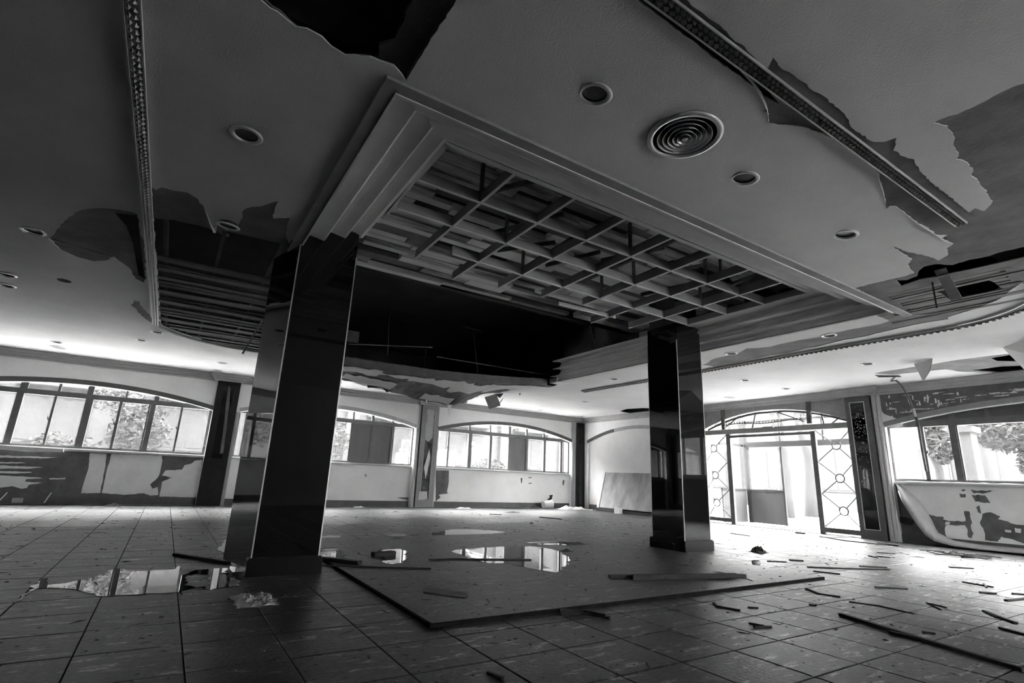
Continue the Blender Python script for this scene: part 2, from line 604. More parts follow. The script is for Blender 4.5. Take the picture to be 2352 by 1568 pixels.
# ---- vertical casings beside pilasters
def casing(fn, a, b, z1, m, d=-.05):
    mb = MB().prism([(a, 0), (b, 0), (b, z1), (a, z1)], fn, d, 0)
    mb.prism([(a + .25 * (b - a), 0), (a + .75 * (b - a), 0), (a + .75 * (b - a), z1 - .03), (a + .25 * (b - a), z1 - .03)], fn, d - .015, d)
    return struct(mb.obj(newtrim(), m))
casing(FB, 6.67, 6.765, 2.50, 'casing_pale')
casing(FB, 7.415, 7.475, 2.48, 'casing_pale')
casing(FB, 1.36, 1.445, 2.46, 'cornice_grey')
casing(FB, 13.23, 13.40, 3.25, 'cornice_grey')
casing(FR, 5.50, 5.57, 3.25, 'casing_pale')
casing(FR, 5.575, 5.655, 3.25, 'cornice_grey', -.08)

# ---- pilasters: wooden frame round a dark polished inset
def pilaster(fn, a, b, z1, ia, ib, iz0, iz1, m, inset='granite', bead=True, dust=False):
    D = .115
    root = struct(MB().prism([(a, 0), (b, 0), (b, z1), (a, z1)], fn, -D + .03, 0).obj(newtrim(), 'trim_dark'))
    fr = MB()
    sheet(fr, [(a, 0), (b, 0), (b, z1), (a, z1)], [[(ia, iz0), (ib, iz0), (ib, iz1), (ia, iz1)]], fn, -D, -D + .03)
    fr.obj('frame', m, root)
    MB().prism([(ia, iz0), (ib, iz0), (ib, iz1), (ia, iz1)], fn, -D + .018, -D + .03).obj('stone_inset', inset, root)
    if bead:
        bd = MB()
        t = .014
        bd.prism([(ia, iz0), (ia + t, iz0), (ia + t, iz1), (ia, iz1)], fn, -D - .004, -D + .02)
        bd.prism([(ib - t, iz0), (ib, iz0), (ib, iz1), (ib - t, iz1)], fn, -D - .004, -D + .02)
        bd.prism([(ia + t, iz1 - t), (ib - t, iz1 - t), (ib - t, iz1), (ia + t, iz1)], fn, -D - .004, -D + .02)
        bd.prism([(ia + t, iz0), (ib - t, iz0), (ib - t, iz0 + t), (ia + t, iz0 + t)], fn, -D - .004, -D + .02)
        bd.obj('bead', 'casing_pale' if dust else 'cornice_grey', root)
    if dust:
        r2 = random.Random(5)
        dm = MB()
        for k in range(120):
            u = r2.uniform(ia + .03, ib - .03)
            z = iz1 - .25 - abs(r2.gauss(0, .5)) * 1.3 if k % 4 else r2.uniform(1.2, 3.0)
            if z < 1.1: continue
            s = r2.uniform(.004, .011)
            an = r2.uniform(0, 3)
            dm.prism([(u + s * math.cos(an + q * 2.1), z + s * 1.2 * math.sin(an + q * 2.1)) for q in range(3)], fn, -D + .012, -D + .018)
        o = dm.obj('adhesive_dots', 'paper_white', root)
        o['kind'] = 'stuff'
    return root
pilaster(FB, .80, 1.355, 3.25, .96, 1.20, 1.20, 3.10, 'pilaster_black', bead=False)
pl2 = pilaster(FB, 6.80, 7.40, 3.25, 6.95, 7.26, .22, 3.12, 'trim_grey', inset='inset_worn')
m = MB()
sheet(m, jag([(6.97, 2.12), (7.10, 2.05), (7.24, 2.2), (7.24, 3.10), (6.97, 3.10)], .02, .08, seed=3), [], FB, -.102, -.096)
m.obj('faded_lining', 'cornice_grey', pl2)
pilaster(FB, 13.42, 13.80, 3.25, 13.54, 13.74, .15, 3.06, 'pilaster_black', bead=False)
pilaster(FR, 5.68, 6.23, 3.25, 5.80, 6.13, .20, 3.12, 'trim_dark', dust=True)
pilaster(FR, 10.45, 10.93, 3.25, 10.58, 10.82, .20, 3.10, 'trim_grey')
pilaster(FB, -5.25, -4.66, 3.25, -5.1, -4.8, .20, 3.10, 'trim_dark', bead=False)
pilaster(FR, -1.25, -.65, 3.25, -1.1, -.8, .20, 3.10, 'trim_dark', bead=False)

# remnant of pale paper down the dark inset of the left pilaster
s = MB()
pts = [(1.055, 3.144), (1.106, 3.090), (1.160, 2.617), (1.167, 2.381), (1.200, 1.917), (1.197, 1.743), (1.220, 1.344), (1.142, 1.317), (1.131, 1.509), (1.126, 1.795), (1.103, 2.258), (1.068, 2.667)]
s.prism(pts, FB, -.135, -.125)
st = s.obj('torn_paper', 'wall_substrate', bpy.data.objects['trim_2'].parent)
tag(st, 'long thin strip of torn grey paper down the darkest back-wall pilaster', 'paper')
s = MB().prism([(7.006, 1.246), (7.138, 1.836), (7.193, 1.560), (7.138, 1.142), (7.086, 0.867)], FB, -.13, -.12)
tag(s.obj('torn_paper', 'paper_white'), 'pale torn paper sliver on the pilaster between the two back windows', 'paper')
s = MB().prism([(6.910, 0.485), (7.181, 0.491), (7.202, 0.249), (6.890, 0.219)], FB, -.13, -.118)
tag(s.obj('paint_patch', 'casing_pale'), 'pale unpainted foot panel on the pilaster between the two back windows', 'panel')

# ---- windows
wn = [0]
def window(fn, bay, zs, bars, thin, ttop, tb, skip, boards, d0, latch=(), tm=2.46, tt=2.60, topbars=(), single=(), topdark=()):
    """bars: wide mullions (u, width); thin: sash stiles (u, width); boards: (u0, u1) boarded lights"""
    wn[0] += 1
    u0, u1, zsp, rise = bay
    root = empty('window_%d' % wn[0], fn((u0 + u1) / 2, zs, d0))
    struct(root)
    fr = MB()
    fr.prism([(u0, zs - .03), (u1, zs - .03), (u1, zs + .035), (u0, zs + .035)], fn, d0 - .05, d0 + .05)
    fr.prism([(u0, zs), (u0 + .045, zs), (u0 + .045, tm), (u0, tm)], fn, d0 - .04, d0 + .05)
    fr.prism([(u1 - .045, zs), (u1, zs), (u1, tm), (u1 - .045, tm)], fn, d0 - .04, d0 + .05)
    fr.obj('frame', 'frame_metal', root)
    MB().prism([(u0 - .0, tm), (u1, tm), (u1, tt - .02), (u0, tt - .02)], fn, d0 - .05, d0 + .05).obj('transom', 'frame_metal', root)
    MB().prism([(u0, zs - .075), (u1, zs - .075), (u1, zs - .03), (u0, zs - .03)], fn, d0 - .14, d0 + .03).obj('sill', 'cornice_grey', root)
    for u, wd in bars:
        MB().prism([(u - wd / 2, zs), (u + wd / 2, zs), (u + wd / 2, tm), (u - wd / 2, tm)], fn, d0 - .045, d0 + .05).obj('mullion', 'frame_metal', root)
    for u, wd in topbars:
        z1 = arch(u, *bay) + .03
        if z1 > tt + .02:
            MB().prism([(u - wd / 2, tt - .02), (u + wd / 2, tt - .02), (u + wd / 2, z1), (u - wd / 2, z1)], fn, d0 - .03, d0 + .04).obj('mullion', 'frame_metal', root)
    for u, wd in thin:
        o = MB().prism([(u - wd / 2, zs + .035), (u + wd / 2, zs + .035), (u + wd / 2, tm), (u - wd / 2, tm)], fn, d0 - .03, d0 + .02).obj('sash_stile', 'frame_metal', root)
        if u in latch:
            l = MB().prism([(u - wd / 2 - .035, 1.92), (u - wd / 2 - .02, 1.90), (u - wd / 2 + .01, 1.86), (u - wd / 2 + .01, 1.90), (u - wd / 2 - .02, 1.96), (u - wd / 2 - .03, 2.02)], fn, d0 - .05, d0 - .03)
            l.obj('latch', 'frame_metal', o)
    cuts = sorted([(u0 + .045, u0 + .045)] + [(u - wd / 2, u + wd / 2) for u, wd in list(bars) + list(thin)] + [(u1 - .045, u1 - .045)])
    for (a0, a), (b, b1) in zip(cuts[:-1], cuts[1:]):
        if b - a < .04: continue
        m, nm = 'window_glass', 'glass_pane'
        if any(x0 - .03 <= a and b <= x1 + .03 for x0, x1 in boards): m, nm = 'plywood', 'board_panel'
        MB().prism([(a, zs + .035), (b, zs + .035), (b, tm), (a, tm)], fn, d0 - .004, d0 + .002).obj(nm, m, root)
    tc = sorted([(u0 + .02, u0 + .02)] + [(u - wd / 2, u + wd / 2) for u, wd in topbars] + [(u1 - .02, u1 - .02)])
    for (a0, a), (b, b1) in zip(tc[:-1], tc[1:]):
        n = 6
        us = [a + (b - a) * i / n for i in range(n + 1)]
        poly = [(u, arch(u, *bay) + .02) for u in us if arch(u, *bay) + .02 > tt - .015]
        if len(poly) < 2: continue
        poly = [(poly[0][0], tt - .02)] + poly + [(poly[-1][0], tt - .02)]
        dark = any(x0 <= (a + b) / 2 <= x1 for x0, x1 in topdark)
        MB().prism(poly, fn, d0 - .004, d0 + .002).obj('board_panel' if dark else 'glass_pane', 'trim_dark' if dark else 'window_glass', root)
    return root
GD = .19
window(FB, W1, 1.28, [(-3.13, .13), (-1.85, .15), (-.54, .11), (.765, .07)], [(-3.74, .045), (-2.49, .045), (-1.22, .06), (-.62, .03), (.095, .045), (-4.3, .1)],
       0, 0, 0, [], GD, latch=(-2.49, -1.22, .095), topbars=[(-3.10, .14), (-2.46, .05), (-1.87, .12), (-1.14, .04), (-.50, .10), (-3.74, .04)])
window(FB, W0, 1.28, [(-6.5, .13), (-8.3, .13)], [(-5.9, .05), (-7.3, .05), (-9.2, .05)], 0, 0, 0, [(-9.2, -5.3)] if False else [(-8.3, -7.3)], GD, topbars=[(-6.5, .1), (-8.3, .1)])
window(FB, W2, 1.28, [(2.75, .13), (5.95, .08), (4.05, .12)], [(1.66, .06), (2.1, .05), (3.4, .05), (4.61, .045), (5.265, .06)], 0, 0, 0, [(4.62, 5.93)], GD,
       latch=(4.61,), topbars=[(2.75, .1), (3.4, .04), (4.05, .1), (4.64, .045), (5.26, .07), (5.93, .05)])
window(FB, W3, 1.28, [(8.79, .13), (9.63, .09), (11.21, .09), (12.03, .09), (12.84, .08)], [(7.96, .05), (10.41, .035), (12.95, .02)], 0, 0, 0, [(10.42, 11.17)], GD,
       latch=(7.96,), topbars=[(8.75, .07), (9.60, .04), (10.43, .08), (11.2, .06), (12.0, .06)])
window(FR, W5, 1.31, [(4.27, .12), (2.40, .12), (.9, .12)], [(4.83, .075), (4.195, .02), (1.6, .06), (.2, .05)], 0, 0, 0, [], .16, latch=(4.83,), tm=2.48, tt=2.64,
       topbars=[(4.24, .12), (3.66, .06), (3.02, .16), (2.3, .06), (1.6, .12), (.9, .06)], topdark=[(3.0, 5.0), (0, 3)])
window(FR, W6, 1.31, [(-3.0, .12)], [(-3.8, .06), (-2.1, .06)], 0, 0, 0, [], .16, tm=2.48, tt=2.64, topbars=[(-3.0, .12)])

window(FN, WN_ADDED, 1.03, [(7.6, .12)], [(7.0, .05), (8.3, .05)], 0, 0, 0, [], .12, topbars=[(7.6, .1)])  # unseen window added to brighten the near ceiling

# broken bits of pale ledge left on the sills
mb = MB().prism([(-3.189, 1.255), (-2.746, 1.246), (-2.082, 1.240), (-2.060, 1.171), (-2.724, 1.140), (-3.169, 1.161)], FB, -.06, -.0)
tag(mb.obj('sill_board', 'casing_pale'), 'pale broken sill board under the leftmost window', 'board')

# ---- torn wallpaper on the apron of the left window
dw = .12
s = MB()
pl = [(-3.251, 1.082), (0.812, 1.256), (0.918, 0.149), (-3.028, 0.057)]
sheet(s, [(W1[0] + .01, .17), (W1[1] - .01, .17), (W1[1] - .01, 1.2), (W1[0] + .01, 1.2)], [], FB, dw - .004, dw)
sub = s.obj('bare_plaster', 'wall_substrate')
sub['kind'] = 'structure'
pieces = [
 [(-1.589, 1.181), (-1.267, 1.179), (-1.234, 0.788), (-1.216, 0.260), (-1.577, 0.253), (-1.572, 0.472), (-1.552, 0.825)],
 [(-1.174, 1.185), (-0.133, 1.202), (-0.097, 1.052), (-0.104, 0.728), (-0.149, 0.620), (-0.254, 0.489), (-0.189, 0.385), (-0.087, 0.430), (-0.035, 0.241), (-0.204, 0.217), (-0.351, 0.277), (-0.697, 0.229), (-1.182, 0.261), (-1.190, 0.738)],
 [(0.768, 1.152), (0.606, 1.110), (0.549, 1.040), (0.401, 0.989), (0.362, 0.877), (0.007, 0.840), (-0.045, 0.709), (0.178, 0.674), (-0.018, 0.560), (-0.009, 0.199), (0.851, 0.192)],
 [(-3.588, 1.006), (-3.169, 1.039), (-2.727, 1.045), (-2.186, 1.046), (-2.414, 1.013), (-3.580, 0.969)],
 [(-3.557, 0.867), (-2.772, 0.907), (-2.692, 0.881), (-3.551, 0.839)],
 [(-3.549, 0.830), (-2.678, 0.814), (-2.387, 0.808), (-2.593, 0.770), (-3.034, 0.750), (-3.531, 0.747)],
 [(-3.518, 0.692), (-2.579, 0.702), (-2.545, 0.684), (-2.866, 0.652), (-3.506, 0.637)],
 [(-3.498, 0.600), (-2.929, 0.602), (-2.402, 0.583), (-2.337, 0.566), (-2.619, 0.537), (-2.622, 0.479), (-2.317, 0.469), (-2.548, 0.415), (-2.564, 0.347), (-2.649, 0.326), (-2.822, 0.379), (-3.425, 0.271)],
 [(-2.229, 0.570), (-1.935, 0.590), (-1.929, 0.560), (-2.200, 0.541)],
]
for k, p in enumerate(pieces):
    m = MB()
    sheet(m, jag(p, .006, .05, seed=k), [], FB, dw - .010, dw - .003)
    m.obj('wallpaper_remnant', 'wallpaper', sub)
# peeled square beside the middle pilaster
s = MB()
sheet(s, jag([(7.537, 1.157), (8.017, 1.177), (8.045, 0.823), (8.009, 0.471), (8.061, 0.430), (7.869, 0.413), (7.713, 0.382), (7.783, 0.301), (7.664, 0.216), (7.622, 0.161)], .004, .06, seed=2), [], FB, dw - .006, dw)
s.obj('bare_patch', 'wall_substrate', wall_back)
s = MB()
sheet(s, jag([(12.275, 0.449), (12.439, 0.468), (12.402, 0.326), (12.281, 0.246), (12.198, 0.291), (12.298, 0.371)], .006, .03, seed=2), [], FB, dw - .006, dw)
s.obj('socket_hole', 'attic_black', wall_back)
for k, p in enumerate([[(10.946, 1.022), (11.022, 1.040), (11.011, 0.855), (10.973, 0.854)], [(11.294, 1.065), (11.450, 1.086), (11.432, 1.054), (11.295, 1.034)],
                       [(11.302, 0.863), (11.458, 0.883), (11.459, 0.852), (11.322, 0.833)], [(12.910, 1.008), (12.995, 1.027), (12.956, 0.831), (12.892, 0.846)],
                       [(5.169, 0.927), (5.207, 0.955), (5.230, 0.865), (5.203, 0.864)], [(6.275, 0.277), (6.757, 0.284), (6.765, 0.204), (6.469, 0.227)]]):
    s = MB()
    sheet(s, jag(p, .002, .05, seed=k), [], FB, dw - .004, dw)
    s.obj('scratch', 'wall_substrate', wall_back)

# ---- right-hand bay: peeling paper below and above the window
dr = .10
s = MB()
sheet(s, [(-.55, .17), (5.47, .17), (5.47, 1.22), (-.55, 1.22)], [], FR, dr - .003, dr)
sub = struct(s.obj('bare_plaster', 'wall_substrate'))
X9 = [(5.497, 1.290), (5.437, 1.225), (5.335, 1.032), (5.272, 0.877), (5.104, 0.614), (4.984, 0.340), (4.845, 0.127), (4.221, 0.057), (3.215, 0.029), (2.655, 0.068), (2.450, 1.288), (3.303, 1.291), (4.321, 1.312), (5.092, 1.310)]
holes = [
 [(5.011, 0.604), (4.929, 0.628), (4.796, 0.585), (4.660, 0.587), (4.681, 0.542), (4.581, 0.515), (4.304, 0.539), (4.312, 0.674), (4.304, 0.734), (4.219, 0.732), (4.219, 0.639), (4.202, 0.514), (4.236, 0.427), (4.212, 0.305), (4.254, 0.210), (4.308, 0.220), (4.299, 0.380), (4.330, 0.452), (4.519, 0.435), (4.653, 0.423), (4.680, 0.343), (4.670, 0.198), (4.771, 0.221), (4.859, 0.351), (4.891, 0.454)],
 [(4.135, 1.162), (4.060, 1.148), (3.787, 1.151), (3.902, 1.104), (4.097, 1.087)],
 [(4.129, 1.060), (3.922, 1.061), (3.881, 0.971), (3.856, 0.914), (4.093, 0.926)],
 [(4.094, 0.824), (4.040, 0.861), (4.035, 0.761), (4.031, 0.695), (4.081, 0.725)],
 [(4.017, 0.696), (3.883, 0.739), (3.741, 0.676), (3.789, 0.615), (3.495, 0.536), (3.137, 0.515), (3.199, 0.129), (3.602, 0.250), (3.786, 0.293), (3.867, 0.188), (4.050, 0.199), (4.039, 0.364), (4.083, 0.525)],
 [(4.285, 1.157), (4.226, 1.167), (4.224, 1.133), (4.283, 1.122)],
 [(4.333, 1.076), (4.226, 1.073), (4.236, 1.003), (4.323, 0.999)],
 [(2.929, 1.085), (2.713, 1.020), (2.707, 0.719), (2.889, 0.629), (3.025, 0.847)],
]
s = MB()
sheet(s, jag(X9, .01, .1, seed=4), [jag(h, .012, .045, seed=k) for k, h in enumerate(holes)], FR, dr - .009, dr - .003)
s.obj('peeling_wallpaper', 'wallpaper', sub)
for k, h in enumerate([[(3.713, 0.429), (3.623, 0.429), (3.631, 0.381), (3.719, 0.388)], [(3.566, 0.475), (3.474, 0.468), (3.493, 0.387), (3.566, 0.396)], [(4.642, 0.493), (4.567, 0.499), (4.591, 0.437), (4.664, 0.439)]]):
    s = MB()
    sheet(s, jag(h, .006, .04, seed=k), [], FR, dr - .010, dr - .003)
    s.obj('wallpaper_remnant', 'wallpaper', sub)
s = MB()
sheet(s, [(5.489, 0.530), (5.332, 0.524), (5.201, 0.463), (5.246, 0.369), (5.376, 0.375), (5.489, 0.401)], [], FR, dr - .008, dr - .003)
s.obj('damp_hole', 'attic_black', sub)
# spandrel above the arch: bare render with flecks of paint
u0, u1, zs, rise = W5
top = [(u0 - .3, 3.25)] + [(u0 - .3, zs)] + [(u0 + (u1 - u0) * i / 24, arch(u0 + (u1 - u0) * i / 24, *W5) + .118) for i in range(25)] + [(5.495, 2.64), (5.495, 3.25)]
s = MB()
sheet(s, top, [], FR, -.004, 0)
sp = struct(s.obj('bare_plaster', 'wall_substrate'))
r3 = random.Random(11)
fl = MB()
for k in range(150):
    u = r3.uniform(.2, 5.4)
    z = r3.uniform(arch(u, *W5) + .17, 3.2)
    if u < 4.0 and abs(z - 3.06 - .04 * math.sin(u * 3)) > .05: continue
    a, b = (r3.uniform(.05, .25), r3.uniform(.008, .02)) if (u < 4.0 or r3.random() < .5) else (r3.uniform(.012, .03), r3.uniform(.03, .14))
    poly = jag([(u - a / 2, z - b / 2), (u + a / 2, z - b / 2), (u + a / 2, z + b / 2), (u - a / 2, z + b / 2)], .008, .03, seed=k)
    sheet(fl, poly, [], FR, -.007, -.004)
o = fl.obj('paint_flecks', 'wallpaper', sp)
o['kind'] = 'stuff'
s = MB()
sheet(s, jag([(5.623, 3.077), (5.457, 2.806), (5.193, 2.666), (5.125, 2.534), (5.182, 2.489), (5.497, 2.487), (5.589, 2.613)], .006, .06, seed=9), [], FR, -.012, -.004)
s.obj('wallpaper_remnant', 'wallpaper', sp)
# mid-grey sheet on the wall over the entrance arch
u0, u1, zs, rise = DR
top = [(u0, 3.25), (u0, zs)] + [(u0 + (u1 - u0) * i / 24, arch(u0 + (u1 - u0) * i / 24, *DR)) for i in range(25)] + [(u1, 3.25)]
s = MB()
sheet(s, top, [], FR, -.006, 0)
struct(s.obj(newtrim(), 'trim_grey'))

# ================================================================== COLUMNS
def column(name, x0, y0, sx, sy, label, flare):
    root = empty(name, (x0 + sx / 2, y0 + sy / 2, 0))
    tag(root, label, 'column')
    x1, y1 = x0 + sx, y0 + sy
    t = .03
    MB().box((x0 + t, y0 + t, 0), (x1 - t, y1 - t, 4.9)).obj('core', 'concrete_dark', root)
    for a, b in (((x0 + .008, y0, .16), (x1 - .008, y0 + t, 3.74)), ((x0 + .008, y1 - t, .16), (x1 - .008, y1, 3.74)),
                 ((x1 - t, y0 + .008, .16), (x1, y1 - .008, 3.74))):
        MB().box(a, b).obj('stone_panel', 'granite', root)
    zb_ = .16 if flare == 0 else .07
    MB().prism([(x0, y0 + .008), (x0 + t, y0 + .008), (x0 + t, y1 - .008), (x0 - flare, y1 - .008)], FZ, zb_, 3.44 if flare else 3.74).obj('stone_panel', 'granite', root)
    for cx, cy2 in ((x0, y0), (x1, y0), (x0, y1), (x1, y1)):
        MB().box((cx - .004 if cx == x0 else cx - .008, cy2 - .004 if cy2 == y0 else cy2 - .008, .16), (cx + .008 if cx == x0 else cx + .004, cy2 + .008 if cy2 == y0 else cy2 + .004, 3.44)).obj('corner_strip', 'metal_strip', root)
    p = .035
    pl = MB()
    for a, b in (((x0 - p, y0 - p, 0), (x1 + p, y0 + t, .15)), ((x0 - p, y1 - t, 0), (x1 + p, y1 + p, .15)),
                 ((x0 - p, y0 + t, 0), (x0 + t, y1 - t, .15)), ((x1 - t, y0 + t, 0), (x1 + p, y1 - t, .15))):
        pl.box(a, b)
    c = .012
    for a, b in (((x0 - p + c, y0 - p + c, .15), (x1 + p - c, y0 + t, .165)), ((x0 - p + c, y1 - t, .15), (x1 + p - c, y1 + p - c, .165)),
                 ((x0 - p + c, y0 + t, .15), (x0 + t, y1 - t, .165)), ((x1 - t, y0 + t, .15), (x1 + p - c, y1 - t, .165))):
        pl.box(a, b)
    pl.obj('plinth', 'granite_dull', root)
    return root
column('column', .832, 5.80, .63, .67, 'black polished stone column nearest the camera, left of the lattice ceiling', .17)
column('column', 7.02, 5.76, .63, .66, 'black polished stone column farther off, in front of the glazed entrance', 0)

# ================================================================== CEILING
CX0, CX1, CY0, CY1 = .85, 8.05, 2.90, 10.75
coffer = [(CX0, CY0), (CX1, CY0), (CX1, CY1), (CX0, CY1)]
backgap = [(.60, 6.9), (.87, 6.9), (.87, 10.70), (8.02, 10.70), (8.35, 10.8), (8.45, 11.2), (8.1, 11.9), (7.2, 12.25), (.96, 12.2), (.3, 12.0), (-.2, 11.6), (-.52, 11.2), (-.54, 7.0)]
slabhole_skin = jag([(-0.151, 2.626), (0.191, 2.752), (0.246, 2.728), (0.329, 2.736), (0.393, 2.775), (0.481, 2.794), (0.613, 2.716), (0.759, 2.697), (0.869, 2.779), (0.870, 1.912)], .008, .05, seed=1)
slabhole = jag([(-0.139, 2.598), (0.196, 2.757), (0.251, 2.736), (0.334, 2.744), (0.399, 2.784), (0.488, 2.802), (0.614, 2.724), (0.760, 2.705), (0.862, 2.780), (0.858, 1.901)], .008, .05, seed=1)
leftpeel = jag([(-0.559, 5.404), (-0.520, 5.449), (-0.472, 5.357), (-0.376, 5.360), (-0.273, 5.320), (-0.182, 5.397), (-0.118, 5.586), (-0.035, 5.946), (-0.005, 5.960), (0.008, 5.853), (0.107, 5.974), (0.208, 5.896), (0.208, 5.617), (0.208, 5.361), (0.271, 5.238), (0.377, 5.106), (0.463, 4.961), (0.470, 5.248), (0.481, 5.374), (0.613, 5.251), (0.670, 5.761), (0.731, 5.920), (0.740, 5.774), (0.840, 5.950), (0.899, 6.007)] + [(.86, 6.1), (.86, 7.5), (-.54, 7.5)], .012, .06, seed=2)
lefthole = jag([(-0.566, 6.173), (-0.371, 6.083), (-0.053, 6.071), (0.215, 6.019), (0.451, 5.996), (0.702, 5.998), (0.843, 6.123), (0.946, 6.393)] + [(.86, 7.4), (-.545, 7.6)], .015, .08, seed=3)
outerpeel = jag([(-1.582, 7.546), (-1.476, 7.219), (-1.373, 6.911), (-1.230, 6.519), (-1.113, 6.341), (-0.961, 6.205), (-0.743, 6.126), (-0.686, 6.150), (-0.660, 7.002), (-0.671, 8.394), (-0.708, 8.634), (-0.804, 8.501), (-0.856, 8.056), (-0.985, 7.722), (-1.099, 7.964), (-1.219, 8.076), (-1.370, 8.059), (-1.519, 7.899)], .012, .08, seed=5)
outerhole = [(-1.563, 7.614), (-1.326, 7.637), (-1.015, 7.741), (-1.114, 7.689), (-1.439, 7.577), (-1.536, 7.537)]
outerhole2 = [(-0.891, 6.284), (-0.690, 6.199), (-0.694, 8.445), (-0.760, 8.335), (-0.770, 7.114), (-0.805, 6.599)]
smallpeel = jag([(-0.876, 9.728), (-0.797, 9.715), (-0.762, 10.046), (-0.634, 10.875), (-0.652, 11.134), (-0.771, 10.759), (-0.924, 10.040)], .02, .1, seed=5)
PR = [(1.450, 1.511), (1.641, 1.515), (1.913, 1.521), (2.218, 1.526), (2.470, 1.530), (2.670, 1.533), (2.791, 1.545), (2.942, 1.591), (2.950, 1.626), (3.006, 1.618), (3.096, 1.673), (3.206, 1.616), (3.319, 1.556), (3.635, 1.479), (4.051, 1.478), (4.302, 1.507), (4.648, 1.607), (4.977, 1.722), (4.951, 1.684), (4.988, 1.655), (5.167, 1.655), (5.493, 1.674), (5.631, 1.655), (5.883, 1.667), (5.975, 1.607), (6.000, 1.671), (6.229, 1.641), (6.297, 1.716), (6.489, 1.768), (6.583, 1.879), (6.362, 1.910), (6.087, 1.987), (5.751, 2.026), (6.067, 2.030), (6.333, 2.032), (6.457, 2.128), (6.776, 2.176), (6.803, 2.272), (6.783, 2.410), (6.768, 2.621), (6.773, 2.807), (7.090, 2.809), (8.012, 3.135), (8.677, 3.120), (8.953, 3.120), (8.952, 2.714), (8.754, 2.258), (8.541, 1.931), (8.186, 1.694), (7.491, 1.190), (6.782, 0.544)]
PR2 = [(3.988, -0.004), (3.979, 0.575), (3.963, 0.605), (3.992, 0.903), (3.961, 0.994), (3.973, 1.030), (4.085, 0.987), (4.277, 1.009), (4.339, 1.037), (4.502, 1.058), (4.576, 1.097), (4.670, 1.068), (4.852, 1.076), (4.908, 1.108), (5.094, 1.109), (5.252, 1.121), (5.518, 1.144), (5.665, 1.238), (5.548, 1.269), (5.599, 1.327), (5.329, 1.323), (5.039, 1.322), (4.802, 1.327), (4.540, 1.315), (4.335, 1.274), (4.244, 1.301), (4.096, 1.317), (3.950, 1.237), (3.931, 1.311), (3.875, 1.352), (3.690, 1.361), (3.572, 1.366), (3.406, 1.327), (3.283, 1.328), (3.139, 1.319), (3.035, 1.336), (2.903, 1.330), (2.812, 1.333), (2.708, 1.347), (2.575, 1.327), (2.625, 1.390), (2.526, 1.394), (2.330, 1.377), (2.087, 1.370), (1.807, 1.373), (1.624, 1.355)]
rightpeel = jag(PR + PR2, .008, .035, seed=6)
sliver = jag([(6.877, 2.401), (7.125, 2.439), (7.060, 2.236), (7.116, 2.086), (7.102, 1.962), (7.137, 1.773), (7.152, 1.576), (7.158, 1.340), (7.341, 0.622), (6.810, 0.546), (6.844, 1.264), (6.829, 1.433), (6.857, 1.577), (6.822, 1.690), (6.850, 1.846), (6.691, 1.941), (6.674, 2.047), (6.748, 2.115), (6.926, 2.205), (6.974, 2.323)], .006, .04, seed=7)
wedge = [(1.453, 1.514), (1.652, 1.518), (1.925, 1.524), (2.231, 1.529), (2.485, 1.533), (2.685, 1.536), (2.826, 1.548), (2.979, 1.528), (2.795, 1.499), (2.167, 1.486), (1.699, 1.466), (1.524, 1.464)]
lathhole = [(7.35, 1.55), (8.72, 1.75), (8.72, 2.5), (8.3, 3.0), (8.15, 2.75), (7.35, 2.7)]
oval = circle(7.92, 2.02, .27, 18)
edgepeel = jag([(9.013, 6.769), (8.697, 6.191), (8.717, 5.776), (8.455, 5.376), (8.643, 5.035), (8.582, 4.608), (8.618, 4.277), (8.571, 3.899), (8.564, 3.456), (8.492, 3.079), (8.732, 2.846), (8.727, 2.688), (8.720, 2.485), (9.003, 2.587), (8.962, 2.875), (9.052, 3.544), (9.158, 4.326), (9.277, 5.165), (9.247, 5.578), (9.288, 6.167), (9.327, 6.705)], .04, .15, seed=8)
slot = jag([(12.162, 4.883), (12.078, 4.590), (12.021, 3.900), (11.906, 3.390), (11.961, 2.736), (12.186, 2.399), (13.874, 2.785), (13.950, 3.187), (13.061, 3.753), (12.668, 3.838), (12.573, 4.168), (12.577, 4.474), (12.545, 4.699)], .02, .15, seed=9)
slotdark = [(12.185, 2.996), (12.124, 2.730), (12.855, 2.755), (12.536, 3.006)]
slotdark2 = [(13.148, 3.556), (13.100, 3.094), (13.278, 2.815), (14.127, 3.020), (13.865, 3.216)]
blackslit = jag([(13.093, 13.329), (12.845, 12.742), (13.011, 12.205), (13.493, 11.791), (14.610, 13.183), (13.994, 13.558)], .05, .3, seed=10)
farpeel = jag([(3.810, 14.355), (4.457, 15.053), (5.173, 15.394), (5.969, 15.621), (7.509, 17.211), (8.436, 17.151), (8.126, 15.555), (7.685, 13.877), (7.985, 12.846), (8.304, 11.750), (7.846, 11.727), (5.832, 13.039), (4.363, 13.797)], .12, .4, seed=12)

